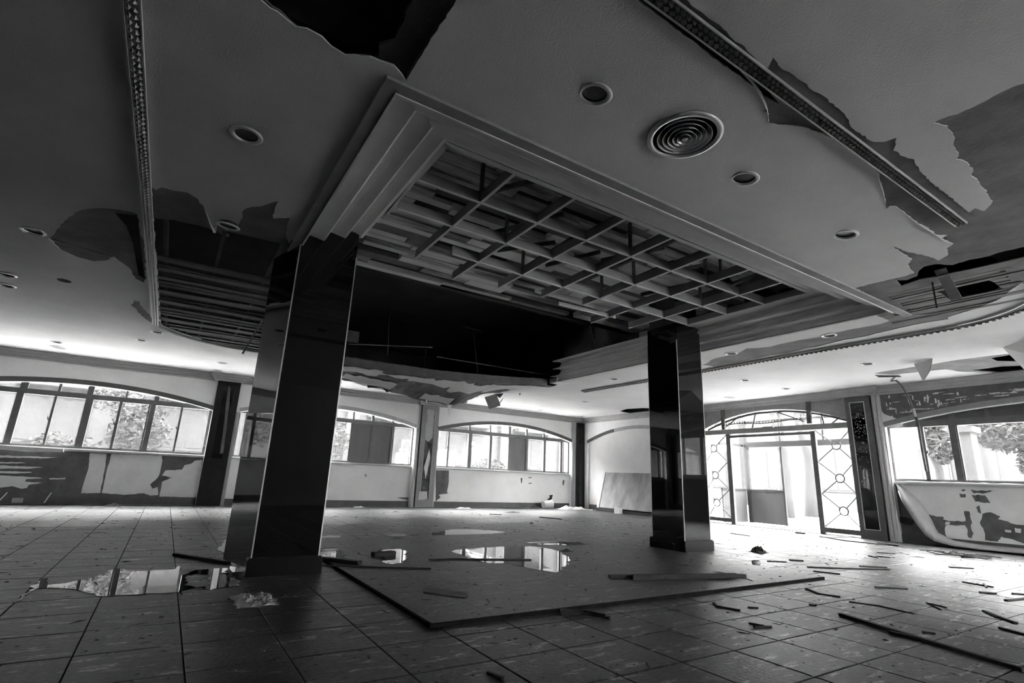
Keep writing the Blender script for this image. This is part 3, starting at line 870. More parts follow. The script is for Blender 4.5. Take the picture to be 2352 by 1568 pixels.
DL = [  # recessed downlights: x, y, kind, label
 (.08, 4.03, 'grey', 'round grey downlight in the near left ceiling, alone above the torn edge'),
 (.11, 5.79, 'white', 'round downlight hanging at the torn ceiling edge left of the near column'),
 (-1.69, 7.39, 'chrome', 'bright-rimmed downlight beside the dark tear left of the long moulding'),
 (1.93, 2.16, 'white', 'largest round downlight, nearest the camera, left of the big round vent'),
 (3.56, 2.17, 'white', 'white-rimmed downlight just right of the big round vent'),
 (5.20, 2.17, 'white', 'white-rimmed downlight third from the vent, beside the torn paint'),
 (8.64, 4.04, 'bright', 'bright ring downlight in the torn strip between coffer and right moulding, nearer one'),
 (8.57, 5.77, 'bright', 'bright ring downlight in the torn strip just right of the far column top'),
 (-2.31, 9.51, 'chrome', 'upper of two bright-rimmed downlights cut by the left photo edge'),
 (-2.43, 10.14, 'chrome', 'lower of two bright-rimmed downlights cut by the left photo edge'),
 (-.58, 11.83, 'grey', 'small downlight just beyond the lower tip of the long left moulding'),
 (-.87, 12.86, 'grey', 'small downlight left of and below the tip of the long left moulding'),
 (-2.44, 14.50, 'grey', 'small dark downlight above the water-stained ring over the left window'),
 (-2.48, 16.02, 'stain', 'small stained downlight closest to the left window cornice'),
 (.72, 14.34, 'stain', 'small downlight farther from the cornice above the dark left pilaster'),
 (.71, 15.58, 'stain', 'small downlight close to the cornice above the dark left pilaster'),
 (11.15, 4.57, 'grey', 'small downlight in the bright ceiling nearest the hanging cable on the right'),
 (11.00, 7.10, 'grey', 'small downlight right of the far column, left one of the entrance pair'),
 (12.65, 7.07, 'grey', 'small downlight right of the far column, right one of the entrance pair'),
 (8.80, 9.15, 'grey', 'small downlight left of the far column, inside the toothed moulding'),
 (10.78, 12.53, 'grey', 'tiny downlight on the far ceiling left of the far column'),
 (11.07, 15.30, 'stain', 'tiny downlight closest to the cornice above the third back window'),
]
cans = [circle(x, y, .088, 16) for x, y, k, l in DL if not (k == 'stain')]
vent_c = (2.74, 2.10)
VR = .235
outer = [(-10.25, -5.05), (13.95, -5.05), (13.95, 16.3), (-10.25, 16.3)]
skin = MB()
sheet(skin, outer, [coffer, backgap, slabhole_skin, leftpeel, outerpeel, smallpeel, rightpeel, edgepeel, slot, blackslit, farpeel, circle(*vent_c, VR, 32)] + cans, FZ, HC, HC + .007)
ceiling = struct(skin.obj('ceiling', 'ceiling_paint'))
brd = MB()
sheet(brd, outer, [coffer, backgap, slabhole, lefthole, outerhole, outerhole2, sliver, wedge, lathhole, oval, slotdark, slotdark2, blackslit, circle(*vent_c, VR, 32)] + cans, FZ, HC + .0075, HC + .018)
brd.obj('ceiling_board', 'ceiling_board', ceiling)
# curled paint lips along the torn edge beside the near moulding
def curl(name, pts, drop, wd, m, parent):
    """strip of skin hanging from an edge"""
    mb = MB()
    n = len(pts)
    vs, fs = [], []
    for i, (x, y) in enumerate(pts):
        k = math.sin(math.pi * i / (n - 1))
        vs += [(x, y, HC + .002), (x + wd[0] * k * .6, y + wd[1] * k * .6, HC - drop * k * .5), (x + wd[0] * k, y + wd[1] * k, HC - drop * k - .001)]
    for i in range(n - 1):
        for j in range(2):
            fs.append((i * 3 + j, i * 3 + j + 1, i * 3 + j + 4, i * 3 + j + 3))
    mb.add(vs, fs)
    o = mb.obj(name, m, parent)
    sm = o.modifiers.new('t', 'SOLIDIFY')
    sm.thickness = .003
    return o
curl('peeling_flap', [(-0.118, 5.586), (-0.076, 5.777), (-0.035, 5.946), (-0.004, 5.984), (0.015, 5.848)], .06, (.03, .05), 'ceiling_paint', ceiling)
curl('peeling_flap', [(2.512, 1.500), (2.645, 1.505), (2.778, 1.531), (2.942, 1.591), (3.096, 1.673)], .015, (.01, .012), 'ceiling_paint', ceiling)
curl('peeling_flap', [(3.319, 1.556), (3.635, 1.479), (4.051, 1.478), (4.302, 1.507), (4.648, 1.607), (4.977, 1.722)], .012, (.01, .012), 'ceiling_paint', ceiling)
curl('peeling_flap', [(4.988, 1.655), (5.493, 1.674), (5.883, 1.667), (6.184, 1.676)], .015, (.015, -.01), 'ceiling_paint', ceiling)

# ---- lath strips where board has gone (left: run along x; right: run along y)
lr = struct(empty('trim_laths_left', (0, 9, HC)))
lr.name = newtrim()
y = 7.38
k = 0
while y < 12.1:
    wdt = .10 + .035 * math.sin(k * 2.3)
    z0 = HC + .012 + .02 * math.sin(k * 1.7)
    x1 = (.83 if y < 7.1 else 1.46 + .05 * math.sin(k * 5)) + (.3 if y > 11.2 else 0)
    x0 = -.54 + max(0, y - 11.0) * .75
    mb = MB().bar((x0, y, z0), (x1, y + .03 * math.sin(k), z0 + .012 * math.cos(k * 2)), wdt, .014)
    mb.obj('lath_strip', 'lath_left', lr)
    y += wdt + .03 + .05 * abs(math.sin(k * 3.1))
    k += 1
for x in (-.45, .1, .7):
    MB().bar((x, 6.0, HC + .06), (x, 11.9, HC + .06), .04, .05).obj('joist', 'wood_dark', lr)
rr = struct(empty('trim_laths_right', (8, 2.2, HC)))
rr.name = newtrim()
x = 7.36
k = 0
while x < 8.7:
    wdt = .062 + .012 * math.sin(k * 2.9)
    z0 = HC + .010 + .009 * math.sin(k * 1.3)
    y0 = 1.5 + .12 * math.sin(k * 1.9)
    y1 = min(3.4, 2.75 + max(0, x - 8.15) * .8)
    if x < 8.05: y1 = 2.74
    if 7.66 < x + wdt / 2 < 8.18:
        segs = [(y0, 1.76), (2.27, y1)]
    else: segs = [(y0, y1)]
    for a, b in segs:
        if b - a < .1: continue
        MB().bar((x + wdt / 2, a, z0), (x + wdt / 2, b, z0 + .006), wdt, .012).obj('lath_strip', 'lath', rr)
    x += wdt + .010
    k += 1
for yy in (1.7, 2.6):
    MB().bar((7.3, yy, HC + .045), (9.05, yy, HC + .045), .04, .04).obj('joist', 'wood_dark', rr)

# ---- coffer: three stepped mouldings rising to the lattice
def prof_step():
    p = []
    for s_ in range(3):
        i0, z0 = .228 * s_, HC + .103 * s_
        p += [(i0 - .012, z0 - .010), (i0 + .004, z0 - .004), (i0 - .004, z0 + .012), (i0 - .045, z0 + .055), (i0 - .03, z0 + .112), (i0 + .05, z0 + .118), (i0 + .12, z0 + .108), (i0 + .19, z0 + .096)]
    p += [(.684, HC + .309), (.69, HC + .325)]
    return p
PS = prof_step()
def side(name, a, b, mk, m, parent, i_rng=None):
    mb = MB()
    pts = PS if i_rng is None else PS[i_rng[0]:i_rng[1]]
    vs, fs = [], []
    n = len(pts)
    for i, z in pts: vs.append((*mk(i, a(i)), z))
    for i, z in pts: vs.append((*mk(i, b(i)), z))
    for i, z in pts: vs.append((*mk(i + .004, a(i)), z + .02))
    for i, z in pts: vs.append((*mk(i + .004, b(i)), z + .02))
    for j in range(n - 1):
        fs.append((j, j + 1, n + j + 1, n + j))
        fs.append((2 * n + j, 3 * n + j, 3 * n + j + 1, 2 * n + j + 1))
        fs.append((j, 2 * n + j, 2 * n + j + 1, j + 1))
        fs.append((n + j, n + j + 1, 3 * n + j + 1, 3 * n + j))
    fs.append((0, n, 3 * n, 2 * n))
    fs.append((n - 1, 2 * n - 1, 4 * n - 1, 3 * n - 1)[::-1])
    mb.add(vs, fs)
    return mb.obj(name, m, parent)
cof = struct(empty('ceiling_coffer', (4.4, 6.8, HC)))
cof.name = newtrim()
for q in range(3):
    r_ = (q * 8, q * 8 + 9)
    side('stepped_moulding', lambda i: CX0 + i, lambda i: CX1 - i, lambda i, t: (t, CY0 + i), 'coffer_paint', cof, r_)
    side('stepped_moulding', lambda i: CY0 + i, lambda i, q=q: 5.81 + (.35 if q == 0 else .1), lambda i, t: (CX0 + i, t), 'coffer_paint', cof, r_)
    side('stepped_moulding', lambda i: CY0 + i, lambda i, q=q: (10.45, 10.05, 9.75)[q], lambda i, t: (CX1 - i, t), 'coffer_paint', cof, r_)
MB().box((8.02, 10.42, HC - .01), (8.42, 10.72, HC + .1)).obj('end_block', 'coffer_paint', cof)
lip = MB()
lip.box((CX0 - .10, CY0 - .10, HC - .022), (CX1 + .35, CY0 - .005, HC + .002))
lip.box((CX0 - .10, CY0 - .005, HC - .022), (CX0 - .005, 6.15, HC + .002))
lip.obj('border_strip', 'coffer_dark', cof)
li = MB()
li.box((CX0 - .006, CY0 - .006, HC - .03), (CX1, CY0 + .012, HC + .004)).box((CX0 - .006, CY0, HC - .03), (CX0 + .012, 6.1, HC + .004))
li.obj('border_bead', 'coffer_paint', cof)

# ---- lattice of thin boards
lat = empty('ceiling_lattice', (4.4, 5, 3.76))
tag(lat, 'broken wooden ceiling lattice of open squares above the raised floor', 'lattice')
GZ, GH, GW = 3.765, .115, .02
def lbar(name, p, q, w=GW, h=GH, z=GZ, m='grid_paint'):
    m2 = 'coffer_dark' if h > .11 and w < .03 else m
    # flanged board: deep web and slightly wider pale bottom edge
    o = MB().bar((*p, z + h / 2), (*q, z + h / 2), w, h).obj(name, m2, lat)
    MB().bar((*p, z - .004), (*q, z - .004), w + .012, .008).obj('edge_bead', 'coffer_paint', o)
    return o
gx = [1.55, 2.27, 3.0, 3.71, 4.45, 5.19, 5.94, 6.68, 7.33]
gy = [3.63, 4.31, 4.97, 5.66, 6.35]
lbar('frame_board', (1.52, gy[0]), (7.36, gy[0]), .045, .10)
lbar('frame_board', (1.55, 3.62), (1.55, 4.33), .045, .10)
lbar('lattice_board', (1.55, 4.33), (1.57, 5.15), .02, .06)
lbar('frame_board', (7.34, 3.62), (7.34, 6.9), .045, .10)
lbar('lattice_board', (1.55, gy[1]), (7.34, gy[1]))
lbar('lattice_board', (1.62, gy[2]), (7.34, gy[2]))
lbar('lattice_board', (2.62, gy[3]), (7.34, gy[3] + .1))
for x, ye in zip(gx[1:-1], (6.08, 6.45, 6.33, 6.24, 6.12, 6.78, 6.58)):
    lbar('lattice_board', (x, gy[0]), (x + (ye - 3.6) * .01, ye))
lbar('lattice_board', (4.9, 6.35), (6.1, 6.3), .02, .05)
r4 = random.Random(21)
for (x, yv) in ((2.27, 4.31), (3.0, 4.97), (4.45, 4.31), (5.19, 4.97), (5.94, 4.31), (3.71, 5.66), (6.68, 4.97), (5.2, 5.66), (6.3, 4.31)):
    MB().bar((x + .02, yv + .02, GZ + .1), (x + .02, yv + .02, 4.24), .035, .035).obj('hanger', 'wood_mid', lat)
for (x, yv, dx, dy) in ((2.3, 4.4, .75, -.45), (2.9, 5.1, .7, -.5), (4.5, 4.9, .8, -.4), (4.0, 5.5, .7, -.35), (5.3, 5.1, .9, -.5), (3.2, 5.5, .8, -.2), (5.9, 5.5, .8, -.4), (6.6, 4.5, .5, -.6)):
    MB().bar((x, yv, GZ + .16), (x + dx, yv + dy, 4.20), .04, .05).obj('brace', 'wood_mid', lat)
for (x0, y0, x1, y1) in ((3.9, 4.6, 4.0, 6.1), (5.5, 4.5, 5.6, 6.4), (6.9, 3.8, 6.95, 5.7), (4.9, 3.9, 4.95, 5.8)):
    MB().bar((x0, y0, 4.02), (x1, y1, 4.04), .04, .09).obj('joist', 'wood_mid', lat)

# ---- structural slab and dark void over the ceiling
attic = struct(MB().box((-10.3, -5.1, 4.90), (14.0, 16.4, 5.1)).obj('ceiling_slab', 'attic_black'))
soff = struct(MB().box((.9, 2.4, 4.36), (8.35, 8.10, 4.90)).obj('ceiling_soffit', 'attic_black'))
yv = 2.75
r5 = random.Random(17)
row = 0
while yv < 8.0:
    wd = r5.uniform(.13, .26)
    if yv + wd > 8.08: wd = 8.1 - yv
    x = .95
    while x < 8.25:
        L = r5.uniform(.7, 2.4)
        xe = min(8.3, x + L)
        gap = r5.random()
        lit = yv > 5.2  # far rows paler, front rows darker: light fall-off put into the board colours
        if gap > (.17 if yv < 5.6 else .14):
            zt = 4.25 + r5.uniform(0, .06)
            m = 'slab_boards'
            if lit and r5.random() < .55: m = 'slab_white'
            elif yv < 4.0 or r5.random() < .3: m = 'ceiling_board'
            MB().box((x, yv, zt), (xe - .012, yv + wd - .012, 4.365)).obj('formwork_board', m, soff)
        x = xe
    yv += wd
    row += 1
MB().box((.9, 8.10, 4.28), (8.35, 8.2, 4.9)).obj('beam_side', 'attic_black', soff)
MB().box((8.36, 2.4, 3.98), (8.75, 10.56, 4.9)).obj('beam', 'concrete_dark', attic)
MB().box((-.4, 2.2, 4.0), (.84, 2.4, 4.9)).obj('beam', 'concrete_dark', attic)
for i in range(5):
    MB().box((-1.2 + i * .55, -1, 4.3), (-1.1 + i * .55, 2.7, 4.34)).obj('joist', 'wood_dark', attic)

MB().box((-.5, .8, 3.60), (.90, 2.86, 3.66)).obj('slab_panel', 'concrete_dark', attic)
m_ = MB()
sheet(m_, jag([(.70, .9), (.90, .9), (.90, 2.84), (.62, 2.84), (.70, 2.5)], .03, .08, seed=3), [], FZ, 3.50, 3.53)
m_.obj('board_remnant', 'ceiling_board', attic)
MB().lathe([(.30, 0), (.30, .3), (.001, .3)], (7.92, 2.02, HC + .03), 20).obj('duct', 'attic_black', attic)
# hanger rods and fallen bars in the void
def rod(pts, r, m, label, cat, group=None, name='hanger_rod'):
    o = MB().tube(pts, r, 6).obj(name, m)
    return tag(o, label, cat, group)
for (x, z0, x2, z1, lab) in ((3.81, 4.90, 3.88, 3.66, 'thin upright hanger rod in the dark void just right of the near column'),
                        (6.08, 4.70, 6.30, 3.60, 'slanting hanger rod with a short crossbar, middle of the dark void'),
                        (7.92, 4.88, 8.0, 3.60, 'thin upright hanger rod in the dark void near the stepped moulding end')):
    rod([(x, 11.5, z0), (x2, 11.5, z1)], .012, 'rust', lab, 'rod', name='hanger_rod')
rod([(5.80, 11.5, 4.74), (6.40, 11.5, 4.70)], .016, 'rust', 'short crossbar on top of the slanting rod in the dark void', 'bar', name='crossbar')
rod([(4.9, 11.7, 4.0), (4.92, 11.7, 3.45)], .01, 'attic_black', 'short black rod in the dark void, left of the slanting rod', 'rod')
rod([(2.9, 11.3, 3.72), (4.9, 11.3, 3.98)], .014, 'rust', 'loose metal bar lying across the dark void behind the near column', 'bar', name='loose_bar')
rod([(5.0, 11.2, 3.75), (8.3, 11.1, 3.74)], .012, 'rust', 'long thin bar low in the dark void, ending at the stepped moulding', 'bar', name='loose_bar')
rod([[(7.755, 5.032)][0] and ([(7.755, 5.032)][0][0], 9.0, [(7.755, 5.032)][0][1]), ([(8.072, 4.118)][0][0], 9.0, [(8.072, 4.118)][0][1])], .022, 'wood_mid', 'slanting timber hanger at the broken lattice corner, left of the far column', 'timber', name='timber_hanger')
o = MB().box((2.85, 11.4, 3.80), (3.15, 11.44, 4.06)).obj('junction_box', 'concrete_dark')
tag(o, 'small square grey box in the dark void beside the near column', 'box')

# ---- collapsed strip of ceiling at the back of the coffer
sag = empty('collapsed_ceiling', (5.2, 11.5, 3.2))
tag(sag, 'collapsed sagging ceiling strip with torn paint beyond the coffer', 'ceiling panel')
def lerp_tab(tab, x):
    for (a, va), (b, vb) in zip(tab[:-1], tab[1:]):
        if x <= b: return va + (vb - va) * (x - a) / (b - a)
    return tab[-1][1]
zl = [(2.0, 3.13), (2.75, 3.14), (4.8, 3.15), (6.5, 3.25), (8.0, 3.385), (8.3, 3.41)]
zb = [(2.0, 3.20), (3.1, 3.08), (3.8, 3.00), (5.0, 2.84), (5.95, 2.75), (6.35, 2.93), (6.9, 3.20), (8.0, 3.36), (8.4, 3.42)]
nx, ny = 34, 8
vs, fs = [], []
r6 = random.Random(4)
x_l, x_r = 1.6, 8.25
for i in range(nx + 1):
    for j in range(ny + 1):
        x = x_l + (x_r - x_l) * i / nx
        t = j / ny
        y = 10.82 + 1.35 * t + (r6.uniform(-.1, .12) if j == ny else 0)
        z = lerp_tab(zl, x) * (1 - t) + lerp_tab(zb, x) * t + (r6.uniform(-.012, .012) if 0 < j else 0)
        vs.append((x, y, z))
for i in range(nx):
    for j in range(ny):
        fs.append((i * (ny + 1) + j, (i + 1) * (ny + 1) + j, (i + 1) * (ny + 1) + j + 1, i * (ny + 1) + j + 1))
o = MB().add(vs, fs).obj('sagging_sheet', 'lath', sag)
sm = o.modifiers.new('t', 'SOLIDIFY')
sm.thickness = .012
sm.offset = 1
# pale paint still stuck to its underside
for k, (a, b, t0, t1) in enumerate(((1.7, 2.9, .02, .5), (2.6, 3.6, .0, .35), (3.0, 4.2, .55, .95), (4.3, 5.9, .05, .3), (5.4, 6.6, .12, .45), (6.4, 7.6, .05, .5), (5.0, 5.8, .7, .98), (7.3, 8.2, .1, .9), (3.6, 4.6, .1, .22))):
    poly = jag([(a, t0), (b, t0), (b, t1), (a, t1)], .06, .15, seed=k)
    m = MB()
    fn = lambda u, v, d: (u, 10.82 + 1.3 * v, lerp_tab(zl, u) * (1 - v) + lerp_tab(zb, u) * v - .016 + d)
    sheet(m, poly, [], fn, 0, .004)
    m.obj('paint_remnant', 'ceiling_paint', sag)
lp = MB()
n = 24
for i in range(n):
    xa, xb = 1.6 + (8.0 - 1.6) * i / n, 1.6 + (8.0 - 1.6) * (i + 1) / n
    za, zb_ = lerp_tab(zl, xa), lerp_tab(zl, xb)
    lp.add([(xa, 10.80, za), (xb, 10.80, zb_), (xb, 10.80, zb_ + .18), (xa, 10.80, za + .19), (xa, 10.84, za), (xb, 10.84, zb_), (xb, 10.84, zb_ + .18), (xa, 10.84, za + .19)],
           [(0, 1, 2, 3), (7, 6, 5, 4), (0, 4, 5, 1), (3, 2, 6, 7)])
lp.obj('fascia_board', 'trim_dark', sag)

# hanging flakes
def flake(pts, label, m='ceiling_board', cat='paint flake', name='hanging_flake'):
    vs = [Vector(p) for p in pts]
    c = sum(vs, Vector()) / len(vs)
    nrm = (vs[1] - vs[0]).cross(vs[2] - vs[0]).normalized() * .004
    n = len(vs)
    mb = MB().add(list(vs) + [v + nrm for v in vs], [tuple(range(n)), tuple(range(2 * n - 1, n - 1, -1))] + [(i, (i + 1) % n, n + (i + 1) % n, n + i) for i in range(n)])
    return tag(mb.obj(name, m), label, cat)
def yq(px, Y, tilt=0):
    return [(x, Y + tilt * (i % 2), z) for i, (x, z) in enumerate(px)]
flake(yq([(6.908, 3.095), (7.273, 3.235), (7.431, 2.927), (7.077, 2.794)], 12.15), 'square grey board flake hanging over the arch of the third back window')
flake(yq([(7.217, 3.228), (7.512, 3.276), (7.392, 3.128)], 12.15), 'small triangular flake just right of the hanging square board', 'wood_dark')
flake(yq([(7.450, 3.098), (7.518, 3.155), (7.401, 2.960), (7.320, 2.903)], 12.15), 'narrow curled pale strip dangling right of the hanging square board', 'paper_white')
flake(yq([(5.823, 2.764), (5.969, 2.826), (5.927, 2.719), (5.921, 2.482), (5.850, 2.587)], 12.15), 'pointed pale flake hanging above the pilaster between the back windows', 'ceiling_paint')
flake(yq([(5.193, 2.872), (5.263, 2.891), (5.251, 2.757), (5.228, 2.744)], 12.15), 'tiny pointed pale flake above the pilaster between the back windows', 'paper_white')
flake(yq([(3.668, 3.043), (4.031, 3.049), (4.059, 2.988), (3.680, 2.940)], 12.10), 'dark rectangular board hanging from the collapsed ceiling by the near column', 'attic_black', 'board', 'hanging_board')
flake(yq([(3.991, 3.022), (4.251, 3.034), (4.252, 2.928), (4.158, 2.884)], 12.10), 'dark crumpled board tip beside the hanging rectangular board', 'attic_black', 'board', 'hanging_board')
flake(yq([(6.243, 2.914), (6.411, 2.932), (6.350, 2.868)], 12.15), 'small dark flake left of the hanging square board', 'coffer_dark')
flake(yq([(8.018, 3.337), (8.077, 3.344), (8.051, 3.267)], 12.15), 'tiny dark flake right of the hanging square board', 'coffer_dark')
flake([(11.75, 4.02, 3.445), (11.45, 3.62, 3.445), (11.62, 3.72, 3.28), (11.85, 3.95, 3.10)], 'pale triangular ceiling flap pointing down near the hanging cable', 'ceiling_paint', 'ceiling flap', 'hanging_flap')
flake([(11.35, 2.62, 3.445), (10.7, 2.0, 3.445), (11.2, 1.9, 3.0), (12.4, 2.5, 2.95)], 'large pale ceiling flap hanging at the right photo edge', 'ceiling_paint', 'ceiling flap', 'hanging_flap')
flake([(12.35, 4.95, HC - .002), (12.75, 4.65, HC - .002), (12.7, 4.6, HC - .04), (12.4, 4.9, HC - .05)], 'small dark scrap on the ceiling beside the hanging cable', 'rust', 'scrap', 'ceiling_scrap')

# hanging timbers and straps at the torn ceiling
q = [(6.745, 1.961), (6.726, 1.915)]
def timber(p, q, w, t, label, m='wood_mid', cat='timber', name='hanging_timber', up=(0, 0, 1)):
    return tag(MB().bar(p, q, w, t, up).obj(name, m), label, cat)
timber((7.05, 2.02, 3.52), (7.55, 2.06, 3.28), .11, .012, 'flat dark board dangling from the torn ceiling above the black oval hole', 'ceiling_board', 'board', 'hanging_board')
timber((7.22, 2.16, 3.60), (7.35, 2.20, 3.16), .018, .018, 'thin dark rod hanging below the torn ceiling left of the black oval hole', 'wood_dark', 'rod', 'hanging_rod')
timber(([(0.971, 3.487)][0][0], 9.66, [(0.971, 3.487)][0][1]), ([(0.755, 2.851)][0][0], 9.66, [(0.755, 2.851)][0][1]), .05, .03, 'grey timber batten dangling beside the left side of the near column', 'wood_mid')
timber((-.35, 6.2, 3.60), (.15, 6.75, 3.70), .03, .03, 'thin brace inside the black ceiling hole left of the near column', 'wood_mid', 'timber', 'brace')

# ---- embossed mouldings on the ceiling
def moulding(pts_fn, L, w, tooth, n_orn, name, m='trim_cast', edge='lamp_grey'):
    root = struct(empty(name, (*pts_fn(0)[0], HC)))
    def strip(o0, o1, z0, z1, nm, mm):
        n = max(2, int(L / .25))
        vs, fs = [], []
        for i in range(n + 1):
            (x, y), (nx_, ny_), dz = pts_fn(L * i / n)
            for o, z in ((o0, z0), (o1, z0), (o1, z1), (o0, z1)):
                vs.append((x + nx_ * o, y + ny_ * o, HC + z + dz))
        for i in range(n):
            for j in range(4):
                fs.append((i * 4 + j, i * 4 + (j + 1) % 4, i * 4 + 4 + (j + 1) % 4, i * 4 + 4 + j))
        fs.append((3, 2, 1, 0))
        fs.append((n * 4, n * 4 + 1, n * 4 + 2, n * 4 + 3))
        return MB().add(vs, fs).obj(nm, mm, root)
    strip(-w / 2, w / 2, -.012, -.001, 'backing_strip', 'trim_dark' if tooth else m)
    strip(-w / 2 - .003, -w / 2 + .004, -.022, -.001, 'edge_rib', edge)
    strip(w / 2 - .004, w / 2 + .003, -.022, -.001, 'edge_rib', edge)
    orn = MB()
    for k in range(n_orn):
        s_ = L * (k + .5) / n_orn
        (x, y), (nx_, ny_), dz = pts_fn(s_)
        tx, ty = ny_, -nx_
        h = L / n_orn
        z = HC + dz - .012
        def P(a, b, c): return (x + nx_ * a + tx * b, y + ny_ * a + ty * b, z + c)
        for sg in (-1, 1):
            c0 = sg * w * .2
            q_ = [P(c0 + w * .17 * sg, -h * .1, 0), P(c0, h * .42, 0), P(c0 - w * .17 * sg, h * .1, 0), P(c0, -h * .42, 0), P(c0 + .1 * w * sg, 0, -.018), P(c0 - .06 * w * sg, h * .12, -.022)]
            orn.add(q_, [(0, 1, 5, 4), (1, 2, 5), (2, 3, 4, 5), (3, 0, 4)])
    o = orn.obj('cast_ornament', m, root)
    o['kind'] = 'stuff'
    return root
# left run along y at x = -0.60, tip hanging free
moulding(lambda s_: ((-.595, 1.2 + s_), (1, 0), -.10 * max(0, s_ - 8.2) ** 2 * .12 - .004), 9.85, .085, False, 160, newtrim(), 'trim_cast', 'lamp_white')
# near run along x at y = 1.46
moulding(lambda s_: ((.2 + s_, 1.432), (0, 1), -.012), 5.55, .085, True, 120, newtrim(), 'trim_cast_dark', 'lamp_grey')

# right run with toothed edge, rounding the corner
def path_right():
    pts = [(8.05, 1.45)]
    for i in range(0, 13):
        a = -math.pi / 2 + math.pi / 2 * i / 12
        pts.append((8.1 + 1.3 * math.cos(a), 2.75 + 1.3 * math.sin(a)))
    y = 3.0
    while y < 11.2:
        pts.append((9.40 + .03 * math.sin(y), y))
        y += .4
    return pts
pr = path_right()
tr = struct(empty('trim_toothed', (9.4, 6, HC)))
tr.name = newtrim()
MB().sweep([(x, y, HC) for x, y in pr], [(-.035, -.03), (.035, -.03), (.035, 0), (-.035, 0)]).obj('moulding', 'coffer_dark', tr)
MB().sweep([(x, y, HC) for x, y in pr], [(-.05, -.045), (-.035, -.045), (-.035, 0), (-.05, 0)]).obj('edge_rib', 'trim_grey', tr)
MB().sweep([(x, y, HC) for x, y in pr[:13]], [(.05, -.03), (.062, -.03), (.062, 0), (.05, 0)]).obj('edge_rib', 'lamp_grey', tr)
tm_ = MB()
tot = 0
for (ax, ay), (bx, by) in zip(pr[:-1], pr[1:]):
    L = math.hypot(bx - ax, by - ay)
    while tot < L:
        t = tot / L
        x, y = ax + (bx - ax) * t, ay + (by - ay) * t
        dx, dy = (bx - ax) / L, (by - ay) / L
        nx_, ny_ = dy, -dx
        tm_.add([(x + nx_ * .05 - dx * .025, y + ny_ * .05 - dy * .025, HC - .03), (x + nx_ * .05 + dx * .025, y + ny_ * .05 + dy * .025, HC - .03), (x + nx_ * .085, y + ny_ * .085, HC - .03),
                 (x + nx_ * .05 - dx * .025, y + ny_ * .05 - dy * .025, HC - .055), (x + nx_ * .05 + dx * .025, y + ny_ * .05 + dy * .025, HC - .055), (x + nx_ * .085, y + ny_ * .085, HC - .055)],
                [(0, 1, 2), (5, 4, 3), (0, 3, 4, 1), (1, 4, 5, 2), (2, 5, 3, 0)])
        tot += .085
    tot -= L
o = tm_.obj('teeth', 'trim_dark', tr)
o['kind'] = 'stuff'
struct(tr)
# back left rounded run
pl_ = [(-.58, 10.9), (-.5, 11.3), (-.25, 11.7), (.1, 11.98), (.6, 12.2), (1.2, 12.28), (1.9, 12.10)]
bt = struct(empty('trim_back', (.2, 11.9, HC)))
bt.name = newtrim()
MB().sweep([(x, y, HC) for x, y in pl_], [(-.04, -.03), (.04, -.03), (.04, 0), (-.04, 0)]).obj('moulding', 'coffer_dark', bt)

# ---- round air diffuser
vent = empty('ceiling_vent', (vent_c[0], vent_c[1], HC))
tag(vent, 'large round air vent of nested metal rings in the near ceiling', 'air vent')
local_part(MB().lathe([(VR - .012, .0), (VR + .03, -.001), (VR + .03, -.006), (VR + .018, -.016), (VR - .005, -.018), (VR - .014, -.005), (VR - .012, .0)], n=48), 'rim', 'lamp_grey', vent, True)
local_part(MB().lathe([(VR - .012, 0), (VR - .02, .06), (.10, .14), (0.001, .14)], n=40), 'duct_collar', 'attic_black', vent)
for k, (r, z) in enumerate(((.190, -.014), (.152, -.018), (.116, -.022), (.082, -.026), (.050, -.030))):
    local_part(MB().lathe([(r, z), (r + .004, z - .003), (r - .028, z + .045), (r - .032, z + .047), (r, z)], n=40), 'louvre_ring', 'lamp_grey', vent, True)
local_part(MB().lathe([(.001, -.034), (.018, -.034), (.022, -.030), (.012, -.005), (.001, -.005)], n=20), 'centre_cap', 'lamp_grey', vent)
local_part(MB().bar((-.2, 0, .03), (.2, 0, .03), .01, .01).bar((0, -.2, .03), (0, .2, .03), .01, .01), 'cross_strut', 'lamp_can', vent)

# ---- downlights
def make_dl(kind):
    rim = {'white': 'lamp_white', 'grey': 'lamp_grey', 'chrome': 'metal_strip', 'bright': 'lamp_white', 'stain': 'lamp_grey'}[kind]
    root = empty('downlight', (0, 0, HC))
    local_part(MB().lathe([(.086, .001), (.116, -.001), (.117, -.005), (.108, -.012), (.094, -.014), (.086, -.008), (.083, .004)], n=36), 'rim', rim, root, True)
    if kind == 'stain':
        local_part(MB().lathe([(.085, -.006), (.05, -.010), (.001, -.012)], n=24), 'lens', 'lamp_lens', root)
    else:
        local_part(MB().lathe([(.084, .003), (.078, .05), (.074, .11), (.001, .11)], n=28), 'reflector_can', 'lamp_can', root)
        local_part(MB().lathe([(.080, .016), (.04, .012), (.001, .011)], n=24), 'lens', 'lamp_lens', root)
    return root
protos = {}
for x, y, k, lab in DL:
    if k not in protos:
        protos[k] = o = make_dl(k)
    else:
        o = copy_tree(protos[k])
    o.location = (x, y, HC)
    if (x, y) == (.11, 5.79):
        o.location.z = HC - .025
        o.rotation_euler = (.12, .06, 0)
    tag(o, lab, 'ceiling light', 'recessed downlights')
# a dark empty lamp hole at the left
o = MB().lathe([(.08, -.001), (.08, -.004), (.001, -.004), (.001, -.001)], (-1.66, 9.28, HC), 20).obj('lamp_hole_cover', 'attic_black')
tag(o, 'black empty lamp hole in the far left ceiling without a rim', 'lamp hole')
